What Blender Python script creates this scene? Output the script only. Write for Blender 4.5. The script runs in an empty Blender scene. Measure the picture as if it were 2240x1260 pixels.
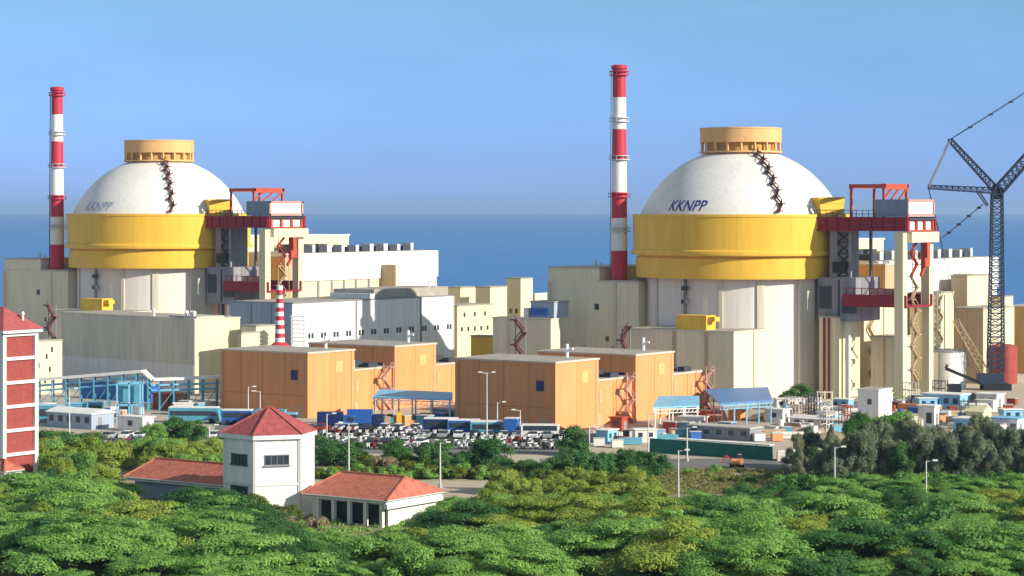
import bpy, math, random
import numpy as np
from mathutils import Vector, Matrix
R = math.radians
random.seed(7)
scene = bpy.context.scene
COL = scene.collection

# ------------------------------------------------------------------ camera, sky, sun, exposure
F, H, CX, HY = 5200.0, 42.0, 1120.0, 460.0      # focal length (in photo pixels), eye height, principal column, horizon row
cam_d = bpy.data.cameras.new('camera')
cam = bpy.data.objects.new('camera', cam_d); COL.objects.link(cam)
cam.location = (0, 0, H); cam.rotation_euler = (R(90), 0, 0)
cam_d.sensor_width = 36.0; cam_d.lens = F / 2240.0 * 36.0
cam_d.shift_y = -(630.0 - HY) / 2240.0
cam_d.clip_start = 1.0; cam_d.clip_end = 60000.0
scene.camera = cam

ALPHA, ELEV = R(29), R(24)                      # sun: to the right and 29 degrees towards the viewer
to_sun = Vector((math.cos(ALPHA) * math.cos(ELEV), -math.sin(ALPHA) * math.cos(ELEV), math.sin(ELEV)))
sd = bpy.data.lights.new('sun', 'SUN'); sd.energy = 5.0; sd.angle = R(0.5); sd.color = (1.0, 0.91, 0.76)
sun = bpy.data.objects.new('sun', sd); COL.objects.link(sun)
sun.rotation_euler = to_sun.to_track_quat('Z', 'Y').to_euler()
world = bpy.data.worlds.new('World'); scene.world = world; world.use_nodes = True
wn = world.node_tree.nodes; wl = world.node_tree.links
for n in list(wn): wn.remove(n)
wo = wn.new('ShaderNodeOutputWorld'); bg = wn.new('ShaderNodeBackground'); sky = wn.new('ShaderNodeTexSky')
sky.sky_type = 'NISHITA'; sky.sun_disc = False; sky.sun_elevation = ELEV
sky.sun_rotation = math.atan2(to_sun.x, to_sun.y)
sky.altitude = 0; sky.air_density = 1.0; sky.dust_density = 0.0; sky.ozone_density = 2.5
tint = wn.new('ShaderNodeMix'); tint.data_type = 'RGBA'; tint.blend_type = 'MULTIPLY'
tint.inputs[0].default_value = 1.0
wtc = wn.new('ShaderNodeTexCoord'); wsp = wn.new('ShaderNodeSeparateXYZ'); wl.new(wtc.outputs['Generated'], wsp.inputs[0])
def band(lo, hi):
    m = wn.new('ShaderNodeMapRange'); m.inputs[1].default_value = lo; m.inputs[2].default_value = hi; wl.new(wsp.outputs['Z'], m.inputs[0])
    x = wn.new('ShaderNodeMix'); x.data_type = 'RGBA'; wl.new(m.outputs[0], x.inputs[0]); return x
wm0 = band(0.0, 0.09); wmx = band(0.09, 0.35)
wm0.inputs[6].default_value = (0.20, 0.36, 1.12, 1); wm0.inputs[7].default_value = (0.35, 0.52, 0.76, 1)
wl.new(wm0.outputs[2], wmx.inputs[6]); wmx.inputs[7].default_value = (1.9, 1.36, 0.88, 1)  # unseen upper sky tinted warm and bright, added to lift shaded faces
cn = wn.new('ShaderNodeTexNoise'); cn.inputs['Scale'].default_value = 9; cn.inputs['Detail'].default_value = 5     # faint thin haze streaks
cm = wn.new('ShaderNodeMapping'); cm.inputs['Scale'].default_value = (1, 1, 4); wl.new(wtc.outputs['Generated'], cm.inputs[0]); wl.new(cm.outputs[0], cn.inputs[0])
cr = wn.new('ShaderNodeMapRange'); cr.inputs[1].default_value = .3; cr.inputs[2].default_value = .7; cr.inputs[3].default_value = .955; cr.inputs[4].default_value = 1.045; wl.new(cn.outputs[0], cr.inputs[0])
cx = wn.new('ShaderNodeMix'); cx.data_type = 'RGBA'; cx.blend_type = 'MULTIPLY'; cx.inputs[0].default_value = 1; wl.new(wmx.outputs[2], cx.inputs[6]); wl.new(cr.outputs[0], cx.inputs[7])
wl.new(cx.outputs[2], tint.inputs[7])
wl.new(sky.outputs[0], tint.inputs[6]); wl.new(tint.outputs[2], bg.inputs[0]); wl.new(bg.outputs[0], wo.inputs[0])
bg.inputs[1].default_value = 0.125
scene.view_settings.view_transform = 'Standard'; scene.view_settings.look = 'None'
scene.view_settings.exposure = 0.45; scene.view_settings.gamma = 1.0
scene.render.engine = 'CYCLES'

# ------------------------------------------------------------------ helpers
TH = R(35)                                       # the plant grid is turned 35 degrees to the view
def gx(px, Y): return (px - CX) / F * Y
def gz(py, Y): return H - (py - HY) * Y / F
def at(px, Y, z=0.0): return Vector((gx(px, Y), Y, z))
def along_u(cx, Y, px, th=TH):                   # length along the left-going wall that ends in column px
    X = gx(cx, Y); k = (px - CX) / F
    return (X - k * Y) / (math.cos(th) + k * math.sin(th))
def along_v(cx, Y, px, th=TH):
    X = gx(cx, Y); k = (px - CX) / F
    return (k * Y - X) / (math.sin(th) - k * math.cos(th))

class MB:
    def __init__(s): s.v = []; s.f = []; s.mi = []; s.m = 0
    def add(s, vs, fs):
        o = len(s.v); s.v += [tuple(p) for p in vs]
        for f in fs: s.f.append(tuple(i + o for i in f)); s.mi.append(s.m)
        return s
    def box(s, x0, x1, y0, y1, z0, z1):
        return s.add([(x0,y0,z0),(x1,y0,z0),(x1,y1,z0),(x0,y1,z0),(x0,y0,z1),(x1,y0,z1),(x1,y1,z1),(x0,y1,z1)],
                     [(0,3,2,1),(4,5,6,7),(0,1,5,4),(1,2,6,5),(2,3,7,6),(3,0,4,7)])
    def prism(s, pts, z0, z1):
        n = len(pts)
        return s.add([(x,y,z0) for x,y in pts] + [(x,y,z1) for x,y in pts],
                     [tuple(range(n-1,-1,-1)), tuple(range(n,2*n))] + [(i,(i+1)%n,n+(i+1)%n,n+i) for i in range(n)])
    def bar(s, p, q, w, h=None):
        p = Vector(p); q = Vector(q); h = h or w; d = q - p
        if d.length < 1e-6: return s
        d.normalize(); up = Vector((0,0,1)) if abs(d.z) < .95 else Vector((0,1,0))
        a = d.cross(up).normalized(); b = a.cross(d).normalized()
        c = [p + a*sx*w/2 + b*sz*h/2 for sx,sz in ((-1,-1),(1,-1),(1,1),(-1,1))] + [q + a*sx*w/2 + b*sz*h/2 for sx,sz in ((-1,-1),(1,-1),(1,1),(-1,1))]
        return s.add(c, [(0,1,2,3),(7,6,5,4),(0,4,5,1),(1,5,6,2),(2,6,7,3),(3,7,4,0)])
    def tube(s, p, q, r0, r1=None, n=8):
        p = Vector(p); q = Vector(q); r1 = r0 if r1 is None else r1; d = (q - p).normalized()
        up = Vector((0,0,1)) if abs(d.z) < .95 else Vector((0,1,0))
        a = d.cross(up).normalized(); b = a.cross(d).normalized()
        vs = []
        for c, r in ((p, r0), (q, r1)):
            for i in range(n):
                t = 2*math.pi*i/n; vs.append(c + a*math.cos(t)*r + b*math.sin(t)*r)
        return s.add(vs, [(i,(i+1)%n,n+(i+1)%n,n+i) for i in range(n)] + [tuple(range(n-1,-1,-1)), tuple(range(n,2*n))])
    def lathe(s, prof, n=48, cx=0, cy=0, capb=True, capt=True):
        vs = []
        for r, z in prof:
            for i in range(n):
                t = 2*math.pi*i/n; vs.append((cx + r*math.cos(t), cy + r*math.sin(t), z))
        fs = []
        for k in range(len(prof)-1):
            for i in range(n): fs.append((k*n+i, k*n+(i+1)%n, (k+1)*n+(i+1)%n, (k+1)*n+i))
        if capb: fs.append(tuple(range(n-1,-1,-1)))
        if capt: fs.append(tuple(range((len(prof)-1)*n, len(prof)*n)))
        return s.add(vs, fs)
    def lattice(s, p, q, w0, w1, nb, r, up=(0,1,0)):
        p = Vector(p); q = Vector(q); d = (q-p); L = d.length; d.normalize()
        a = d.cross(Vector(up)).normalized(); b = a.cross(d).normalized()
        P = lambda t, i: p + d*L*t + (a*((-1,1,1,-1)[i]) + b*((-1,-1,1,1)[i])) * (w0+(w1-w0)*t)/2
        for i in range(4): s.bar(P(0,i), P(1,i), r)
        for k in range(nb):
            t0, t1 = k/nb, (k+1)/nb
            for i in range(4):
                j = (i+1)%4
                s.bar(P(t0,i), P(t1,j) if k%2 else P(t1,j), r*.6); s.bar(P(t1,i), P(t1,j), r*.6)
        return s
    def build(s, name, mat, parent=None, smooth=False, loc=None, rot=None):
        me = bpy.data.meshes.new(name); me.from_pydata(s.v, [], s.f); me.update()
        for m in (mat if isinstance(mat, (list, tuple)) else [mat]): me.materials.append(m)
        if isinstance(mat, (list, tuple)): me.polygons.foreach_set('material_index', s.mi)
        if smooth:
            me.polygons.foreach_set('use_smooth', [len(f) <= 4 for f in s.f])
            try: me.set_sharp_from_angle(angle=R(35))
            except Exception: pass
        o = bpy.data.objects.new(name, me); COL.objects.link(o)
        if parent: o.parent = parent
        if loc is not None: o.location = loc
        if rot is not None: o.rotation_euler = (0, 0, rot)
        return o
def tag(o, label=None, cat=None, group=None, kind=None):
    if label: o['label'] = label
    if cat: o['category'] = cat
    if group: o['group'] = group
    if kind: o['kind'] = kind
    return o
def thing(name, label, cat, loc=(0,0,0), rot=0.0, group=None):
    o = bpy.data.objects.new(name, None); COL.objects.link(o)
    o.empty_display_size = .5; o.location = loc; o.rotation_euler = (0,0,rot)
    return tag(o, label, cat, group)
def dup(o, loc=None, rot=None, label=None, group=None, parent=None, scale=None):
    c = o.copy(); COL.objects.link(c)
    if parent: c.parent = parent
    if loc is not None: c.location = loc
    if rot is not None: c.rotation_euler = (0,0,rot)
    if scale is not None: c.scale = scale
    if label: c['label'] = label
    if group: c['group'] = group
    for ch in list(o.children): dup(ch, parent=c)
    return c
def structure(name, mb, mat): return tag(mb.build(name, mat), kind='structure')

# ------------------------------------------------------------------ materials (all procedural)
def M(name, col, rough=.75, var=.10, scale=.25, streak=1.0, metal=0.0, fine=0.0, spec=.3):
    m = bpy.data.materials.new(name); m.use_nodes = True; nt = m.node_tree; b = nt.nodes['Principled BSDF']
    b.inputs['Roughness'].default_value = rough; b.inputs['Metallic'].default_value = metal
    b.inputs['Specular IOR Level'].default_value = spec
    tc = nt.nodes.new('ShaderNodeTexCoord'); mp = nt.nodes.new('ShaderNodeMapping')
    mp.inputs['Scale'].default_value = (scale, scale, scale * streak)
    nz = nt.nodes.new('ShaderNodeTexNoise'); nz.inputs['Scale'].default_value = 1.0; nz.inputs['Detail'].default_value = 6; nz.inputs['Roughness'].default_value = .65
    mr = nt.nodes.new('ShaderNodeMapRange'); mr.inputs[1].default_value = .3; mr.inputs[2].default_value = .7
    mr.inputs[3].default_value = 1 - var; mr.inputs[4].default_value = 1 + var * .6
    mx = nt.nodes.new('ShaderNodeMix'); mx.data_type = 'RGBA'; mx.blend_type = 'MULTIPLY'; mx.inputs[0].default_value = 1
    mx.inputs[6].default_value = (*col, 1)
    L = nt.links.new
    L(tc.outputs['Object'], mp.inputs[0]); L(mp.outputs[0], nz.inputs[0]); L(nz.outputs[0], mr.inputs[0]); L(mr.outputs[0], mx.inputs[7]); L(mx.outputs[2], b.inputs['Base Color'])
    if streak < 1:
        m2 = nt.nodes.new('ShaderNodeMapping'); m2.inputs['Scale'].default_value = (1.6, 1.6, .07)
        n3 = nt.nodes.new('ShaderNodeTexNoise'); n3.inputs['Scale'].default_value = 1; n3.inputs['Detail'].default_value = 5
        r3 = nt.nodes.new('ShaderNodeMapRange'); r3.inputs[1].default_value = .25; r3.inputs[2].default_value = .6; r3.inputs[3].default_value = 1 - var*1.3; r3.inputs[4].default_value = 1.0
        x3 = nt.nodes.new('ShaderNodeMix'); x3.data_type = 'RGBA'; x3.blend_type = 'MULTIPLY'; x3.inputs[0].default_value = 1
        L(tc.outputs['Object'], m2.inputs[0]); L(m2.outputs[0], n3.inputs[0]); L(n3.outputs[0], r3.inputs[0]); L(mx.outputs[2], x3.inputs[6]); L(r3.outputs[0], x3.inputs[7]); L(x3.outputs[2], b.inputs['Base Color'])
    if fine:
        bp = nt.nodes.new('ShaderNodeBump'); bp.inputs['Strength'].default_value = fine; bp.inputs['Distance'].default_value = .2
        n2 = nt.nodes.new('ShaderNodeTexNoise'); n2.inputs['Scale'].default_value = 3.0; n2.inputs['Detail'].default_value = 5
        L(tc.outputs['Object'], n2.inputs[0]); L(n2.outputs[0], bp.inputs['Height']); L(bp.outputs[0], b.inputs['Normal'])
    return m
white   = M('white_paint', (.78,.77,.74), .6, .10, .2, .25)
offwhite= M('off_white_cladding', (.70,.69,.66), .6, .12, .3, .1)
domewh  = M('dome_white', (.74,.72,.68), .55, .10, .12, .3)
clad    = M('pale_grey_cladding', (.70,.65,.60), .6, .08, .5, .05)
yellow  = M('yellow_paint', (.82,.49,.055), .55, .10, .2, .2)
orange  = M('orange_render', (.74,.31,.125), .8, .10, .25, .3)
orange_dk = M('orange_joint', (.52,.22,.09), .8, .2, .5)
capor   = M('apricot_paint', (.74,.42,.17), .7, .10, .4, .5)
cream   = M('cream_render', (.72,.64,.42), .8, .10, .2, .2)
beige   = M('beige_render', (.76,.67,.48), .8, .10, .2, .2)
beigeg  = M('grey_beige_render', (.62,.56,.45), .8, .14, .2, .15)
ochre   = M('ochre_render', (.55,.33,.10), .8, .12, .3, .3)
tanm    = M('tan_render', (.50,.38,.24), .8, .12, .3, .3)
greyblue= M('grey_blue_cladding', (.33,.40,.50), .6, .10, .5, .1)
cabinm  = M('cabin_blue_grey', (.19,.25,.34), .6, .12, .5, .1)
grey    = M('steel_grey', (.26,.26,.29), .6, .2, .4, .4)
dgrey   = M('dark_steel', (.05,.055,.075), .5, .2, .6)
black   = M('black_paint', (.02,.02,.024), .5, .2, .6)
redst   = M('red_steel', (.25,.014,.028), .5, .15, .5)
orst    = M('orange_red_steel', (.45,.075,.04), .5, .15, .5)
dullred = M('dull_red_steel', (.20,.075,.075), .6, .2, .5)
brownst = M('brown_red_steel', (.13,.04,.04), .6, .2, .5)
stripe  = M('signal_red', (.50,.035,.06), .5, .12, .4, .3)
roofg   = M('roof_felt', (.36,.33,.29), .9, .2, .4)
coping  = M('coping_pale', (.62,.50,.40), .8, .12, .5)
rooft   = M('red_roof_tile', (.37,.085,.085), .8, .30, 1.2, 1, fine=.5)
roofo   = M('orange_roof_tile', (.46,.145,.095), .8, .30, 1.0, 1, fine=.5)
brick   = M('brick_red', (.29,.06,.05), .85, .2, 1.5, 1)
glass   = M('window_glass', (.035,.05,.07), .15, .2, .8, 1, spec=.6)
bluegl  = M('blue_window', (.04,.04,.12), .25, .2, .8)
blue    = M('blue_sheet', (.03,.13,.42), .5, .2, .5)
midblue = M('mid_blue_sheet', (.09,.23,.50), .5, .25, .5)
lblue   = M('light_blue_paint', (.22,.50,.72), .5, .15, .5)
teal    = M('teal_steel', (.10,.34,.46), .5, .2, .5)
cranem  = M('crane_dark_blue', (.02,.035,.07), .6, .2, .5)
navy    = M('navy_tarpaulin', (.012,.03,.13), .6, .3, .8)
pink    = M('faded_pink_paint', (.50,.27,.22), .7, .2, .6)
letter  = M('lettering_blue', (.03,.045,.26), .6, .2, .6)
green   = M('green_netting', (.012,.14,.11), .7, .25, .6)
rust    = M('rust_red_tank', (.33,.06,.045), .65, .2, .4, .3)
conc    = M('concrete', (.46,.43,.38), .9, .16, .4)
tyre    = M('tyre_rubber', (.02,.02,.02), .85, .1, 2)
galv    = M('galvanised_pole', (.55,.56,.56), .5, .12, .8, metal=.2)
bark    = M('bark', (.13,.10,.075), .9, .3, 2)
tan_dirt= M('sandy_heap', (.40,.31,.22), .95, .25, .5, fine=.6)

def leafmat(name, dark, light, rnd=.25):
    m = bpy.data.materials.new(name); m.use_nodes = True; nt = m.node_tree; b = nt.nodes['Principled BSDF']; L = nt.links.new
    g = nt.nodes.new('ShaderNodeNewGeometry'); oi = nt.nodes.new('ShaderNodeObjectInfo'); tc = nt.nodes.new('ShaderNodeTexCoord')
    nz = nt.nodes.new('ShaderNodeTexNoise'); nz.inputs['Scale'].default_value = .45; nz.inputs['Detail'].default_value = 3
    L(tc.outputs['Object'], nz.inputs[0])
    a1 = nt.nodes.new('ShaderNodeMath'); a1.operation = 'MULTIPLY_ADD'; a1.inputs[1].default_value = .45; L(g.outputs['Random Per Island'], a1.inputs[0])
    a2 = nt.nodes.new('ShaderNodeMath'); a2.operation = 'MULTIPLY_ADD'; a2.inputs[1].default_value = .35; L(oi.outputs['Random'], a2.inputs[0])
    a3 = nt.nodes.new('ShaderNodeMath'); a3.operation = 'MULTIPLY_ADD'; a3.inputs[1].default_value = 1.2; a3.inputs[2].default_value = -.5; L(nz.outputs[0], a3.inputs[0])
    L(a3.outputs[0], a2.inputs[2]); L(a2.outputs[0], a1.inputs[2])
    mx = nt.nodes.new('ShaderNodeMix'); mx.data_type = 'RGBA'; mx.clamp_factor = True
    mx.inputs[6].default_value = (*dark,1); mx.inputs[7].default_value = (*light,1); L(a1.outputs[0], mx.inputs[0])
    L(mx.outputs[2], b.inputs['Base Color']); b.inputs['Roughness'].default_value = .6; b.inputs['Specular IOR Level'].default_value = .25
    tr = nt.nodes.new('ShaderNodeBsdfTranslucent'); L(mx.outputs[2], tr.inputs[0])
    ms = nt.nodes.new('ShaderNodeMixShader'); ms.inputs[0].default_value = .42
    out = nt.nodes['Material Output']; L(b.outputs[0], ms.inputs[1]); L(tr.outputs[0], ms.inputs[2]); L(ms.outputs[0], out.inputs[0])
    return m
lf_green = leafmat('leaf_green', (.15,.33,.07), (.34,.55,.13))
lf_lime  = leafmat('leaf_lime', (.20,.30,.04), (.42,.50,.10))
lf_dark  = leafmat('leaf_dark', (.04,.12,.035), (.13,.30,.075))
lf_grey  = leafmat('leaf_grey_green', (.10,.15,.085), (.34,.37,.23))
lf_olive = leafmat('leaf_olive', (.07,.12,.014), (.25,.28,.045))
lf_straw = leafmat('leaf_straw', (.17,.19,.05), (.42,.38,.17))
lf_dry   = leafmat('leaf_dry', (.20,.17,.09), (.42,.36,.22))

# ------------------------------------------------------------------ ground, sea
def ground_mat():
    m = bpy.data.materials.new('ground_soil'); m.use_nodes = True; nt = m.node_tree; b = nt.nodes['Principled BSDF']; L = nt.links.new
    tc = nt.nodes.new('ShaderNodeTexCoord'); sp = nt.nodes.new('ShaderNodeSeparateXYZ'); L(tc.outputs['Object'], sp.inputs[0])
    n1 = nt.nodes.new('ShaderNodeTexNoise'); n1.inputs['Scale'].default_value = .06; n1.inputs['Detail'].default_value = 8; L(tc.outputs['Object'], n1.inputs[0])
    n2 = nt.nodes.new('ShaderNodeTexNoise'); n2.inputs['Scale'].default_value = .8; n2.inputs['Detail'].default_value = 6; L(tc.outputs['Object'], n2.inputs[0])
    add = nt.nodes.new('ShaderNodeMath'); add.operation = 'MULTIPLY_ADD'; add.inputs[1].default_value = 90; L(n1.outputs[0], add.inputs[0]); L(sp.outputs['Y'], add.inputs[2])
    mr = nt.nodes.new('ShaderNodeMapRange'); mr.inputs[1].default_value = 395; mr.inputs[2].default_value = 445; L(add.outputs[0], mr.inputs[0])
    g = nt.nodes.new('ShaderNodeMix'); g.data_type = 'RGBA'; g.inputs[6].default_value = (.10,.13,.035,1); g.inputs[7].default_value = (.30,.25,.13,1); L(n2.outputs[0], g.inputs[0])
    d = nt.nodes.new('ShaderNodeMix'); d.data_type = 'RGBA'; d.inputs[6].default_value = (.36,.30,.24,1); d.inputs[7].default_value = (.52,.44,.35,1); L(n2.outputs[0], d.inputs[0])
    x = nt.nodes.new('ShaderNodeMix'); x.data_type = 'RGBA'; L(mr.outputs[0], x.inputs[0]); L(g.outputs[2], x.inputs[6]); L(d.outputs[2], x.inputs[7])
    L(x.outputs[2], b.inputs['Base Color']); b.inputs['Roughness'].default_value = .95
    return m
gm = MB(); nx, ny = 60, 50
xs = [-420 + 900*i/nx for i in range(nx+1)]; ys = [-60 + 910*j/ny for j in range(ny+1)]
vs = []
for y in ys:
    for x in xs:
        vs.append((x, y, 0.0 if y < 835 else -6.0))
gm.add(vs, [(j*(nx+1)+i, j*(nx+1)+i+1, (j+1)*(nx+1)+i+1, (j+1)*(nx+1)+i) for j in range(ny) for i in range(nx)])
structure('ground', gm, ground_mat())
def sea_mat():
    m = bpy.data.materials.new('sea_water'); m.use_nodes = True; nt = m.node_tree; b = nt.nodes['Principled BSDF']; L = nt.links.new
    b.inputs['Base Color'].default_value = (.045,.20,.48,1); b.inputs['Roughness'].default_value = .5; b.inputs['IOR'].default_value = 1.33
    tc = nt.nodes.new('ShaderNodeTexCoord'); nz = nt.nodes.new('ShaderNodeTexNoise'); nz.inputs['Scale'].default_value = .02; nz.inputs['Detail'].default_value = 8
    bp = nt.nodes.new('ShaderNodeBump'); bp.inputs['Strength'].default_value = .5; bp.inputs['Distance'].default_value = 3
    L(tc.outputs['Object'], nz.inputs[0]); L(nz.outputs[0], bp.inputs['Height']); L(bp.outputs[0], b.inputs['Normal'])
    n2 = nt.nodes.new('ShaderNodeTexNoise'); n2.inputs['Scale'].default_value = .0035; n2.inputs['Detail'].default_value = 6; L(tc.outputs['Object'], n2.inputs[0])
    mx = nt.nodes.new('ShaderNodeMix'); mx.data_type = 'RGBA'; mx.inputs[6].default_value = (.035,.15,.40,1); mx.inputs[7].default_value = (.04,.20,.52,1)
    L(n2.outputs[0], mx.inputs[0]); L(mx.outputs[2], b.inputs['Base Color'])
    return m
structure('sea', MB().add([(-9000,800,-4),(9000,800,-4),(12000,30000,-4),(-12000,30000,-4)], [(0,1,2,3)]), sea_mat())
asph = M('asphalt', (.17,.165,.16), .9, .15, .5)
pale_road = M('pale_road', (.46,.38,.29), .9, .15, .5)
def sheet(name, pts, mat, z):                    # pts: (column, distance) of each corner
    structure(name, MB().add([at(p, Y, z) for p, Y in pts], [tuple(range(len(pts)))]), mat)
sheet('parking_lot', [(470,412),(1290,408),(1290,466),(470,474)], asph, .004)
sheet('road', [(560,352),(1185,346),(1185,369),(560,370)], pale_road, .008)
sheet('yard_road', [(1180,383),(1720,383),(1720,402),(1180,402)], asph, .004)
sheet('pavement', [(1225,402.5),(1440,402.5),(1440,445),(1225,445)], pale_road, .004)

# ------------------------------------------------------------------ reactor buildings
R2 = Vector((53.2, 553.0, 0)); R1 = Vector((-96.8, 652.0, 0))
def local_angle(phi): return R(phi - 90) + TH     # phi: degrees from facing the viewer, towards the right
def polar(r, a, z): return (r*math.cos(a), r*math.sin(a), z)
SZ, SR = 31.4, 25.2
def make_reactor(label):
    t = thing('reactor_building', label, 'reactor', R2, -TH, 'twin reactor buildings')
    d = MB().lathe([(22.1,0),(22.1,26.8)], 96).build('drum', clad, t, True)
    for a in (-120,-96,-72,-50,-48,-20,10,60):
        A = R(a); c, s_ = math.cos(A), math.sin(A); w = 2.2 if a == -20 else .45; o = .9 if a == -20 else .35
        q = [(21.7*c - y*s_, 21.7*s_ + y*c) for y in (-w, w)]; q2 = [((22.1+o)*c - y*s_, (22.1+o)*s_ + y*c) for y in (w, -w)]
        MB().prism([q[0], q2[1], q2[0], q[1]], 0, 26.5).build('pilaster', beigeg, d)
    col = MB().lathe([(22.5,26.6),(24.4,26.6),(24.45,27.2),(24.35,31.2),(24.0,31.3),(24.0,31.7),(25.3,31.8),(25.45,32.3),(25.3,32.9),(24.95,33.1),(25.05,40.4),(25.2,40.5),(25.2,41.1),(24.7,41.1),(24.6,40.7),(22.8,40.7)], 120, capb=False, capt=False).build('collar', yellow, t, True)
    prof = []
    for k in range(25):
        z = 40.6 + (55.9-40.6)*k/24; prof.append((math.sqrt(SR*SR - (z-SZ)**2), z))
    dome = MB().lathe(prof, 120, capb=False).build('dome', domewh, t, True)
    MB().lathe([(8.3,55.0),(8.3,57.9)], 48).build('cap_core', ochre, t, True)
    MB().lathe([(9.15,57.6),(9.45,57.7),(9.45,60.7),(9.55,60.75),(9.55,61.1),(9.2,61.1),(9.2,60.3),(0.1,60.6)], 72).build('vent_cap', capor, t, True)
    for k in range(18):
        a = 2*math.pi*k/18; MB().bar(polar(9.05,a,55.2), polar(9.05,a,57.7), .5).build('cap_post', capor, t)
    MB().lathe([(9.3,55.3),(9.6,55.3),(9.6,55.7),(9.3,55.7)], 72).build('cap_ledge', capor, t, True)
    # zigzag stair up the dome
    a0 = local_angle(17); st = MB(); rail = MB(); n = 13; last = None
    def on(e, side, off):
        r = SR + off; z = SZ + r*math.sin(e); rr = r*math.cos(e); da = side/rr
        return Vector((rr*math.cos(a0+da), rr*math.sin(a0+da), z))
    for k in range(n):
        e = R(24 + (73-24)*k/(n-1)); sgn = 1 if k % 2 else -1
        q = on(e, sgn*.5, .55)
        st.box(q.x-.6, q.x+.6, q.y-.6, q.y+.6, q.z-.18, q.z+.12)
        st.bar(on(e, sgn*.5, 0), q, .15)
        if last is not None:
            st.bar(last, q, .55, .25)
            rail.bar(last+Vector((0,0,1.0)), q+Vector((0,0,1.0)), .14); rail.bar(q, q+Vector((0,0,1.1)), .14)
        last = q
    s1 = st.build('dome_stair', brownst, t); rail.build('handrail', black, s1)
    # name painted on the dome
    cu = bpy.data.curves.new('letters', 'FONT'); cu.body = 'KKNPP'; cu.shear = .25; cu.size = 1; cu.resolution_u = 3; cu.offset = .012
    to = bpy.data.objects.new('letters', cu); COL.objects.link(to); bpy.context.view_layer.update()
    me = bpy.data.meshes.new_from_object(to.evaluated_get(bpy.context.evaluated_depsgraph_get()))
    bpy.data.objects.remove(to); bpy.data.curves.remove(cu)
    xx = [v.co.x for v in me.vertices]; yy = [v.co.y for v in me.vertices]; x0, x1, y0, y1 = min(xx), max(xx), min(yy), max(yy)
    ac = local_angle(-38)
    for v in me.vertices:
        fx = (v.co.x-x0)/(x1-x0) - .5; fy = (v.co.y-y0)/(y1-y0)
        e = R(24.5) + fy*2.7/SR; r = SR + .05; a = ac + fx*10.2/(SR*math.cos(R(27)))
        v.co = (r*math.cos(e)*math.cos(a), r*math.cos(e)*math.sin(a), SZ + r*math.sin(e))
    me.materials.clear(); me.materials.append(letter)
    lo = bpy.data.objects.new('lettering', me); COL.objects.link(lo); lo.parent = t
    # yellow hood over the hatch beside the platform
    hc = Vector((22.6,-1.5,0)); hr_ = R(62)
    hd = MB(); hd.add([(-3.0,-3.0,40.9),(3.0,-3.0,40.9),(3.0,2.6,40.9),(-3.0,2.6,40.9),(-3.7,-3.3,44.9),(3.2,-3.3,44.9),(3.2,3.0,44.9),(-3.7,3.0,44.9)],
                      [(0,3,2,1),(4,5,6,7),(0,1,5,4),(1,2,6,5),(2,3,7,6),(3,0,4,7)])
    h_ = hd.build('hatch_hood', yellow, t, loc=hc, rot=hr_)
    for z in (42.2, 43.5, 44.75):
        y_ = -3.0 - (z-40.9)*.075; MB().box(-3.3,3.2,y_-.12,y_+.1,z,z+.22).build('hood_rail', yellow, h_)
    # ladder with cages down the drum
    la = local_angle(-38); l = MB()
    for s_ in (-.35,.35): l.bar(polar(23.0, la+s_/23, 8), polar(23.0, la+s_/23, 26.5), .12)
    for k in range(40): l.bar(polar(23.0, la-.35/23, 8+k*.46), polar(23.0, la+.35/23, 8+k*.46), .1)
    for z in (14,17,21,24): l.lathe([(.75,z),(.85,z),(.85,z+.9),(.75,z+.9)], 10, 23.3*math.cos(la), 23.3*math.sin(la))
    l.build('ladder', dgrey, t)
    return t
reactor2 = make_reactor('larger nearer reactor building, white dome with sharp dark blue lettering above the yellow collar')
reactor1 = dup(reactor2, R1, None, 'farther left reactor building, white dome and yellow collar behind the long grey annex')
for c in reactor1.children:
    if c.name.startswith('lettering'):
        c.data = c.data.copy(); c.data.materials[0] = M('light_washed_lettering', (.34,.40,.54), .6, .35, .6)  # paler copy of the letter blue, stands for lettering blurred by light

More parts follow.
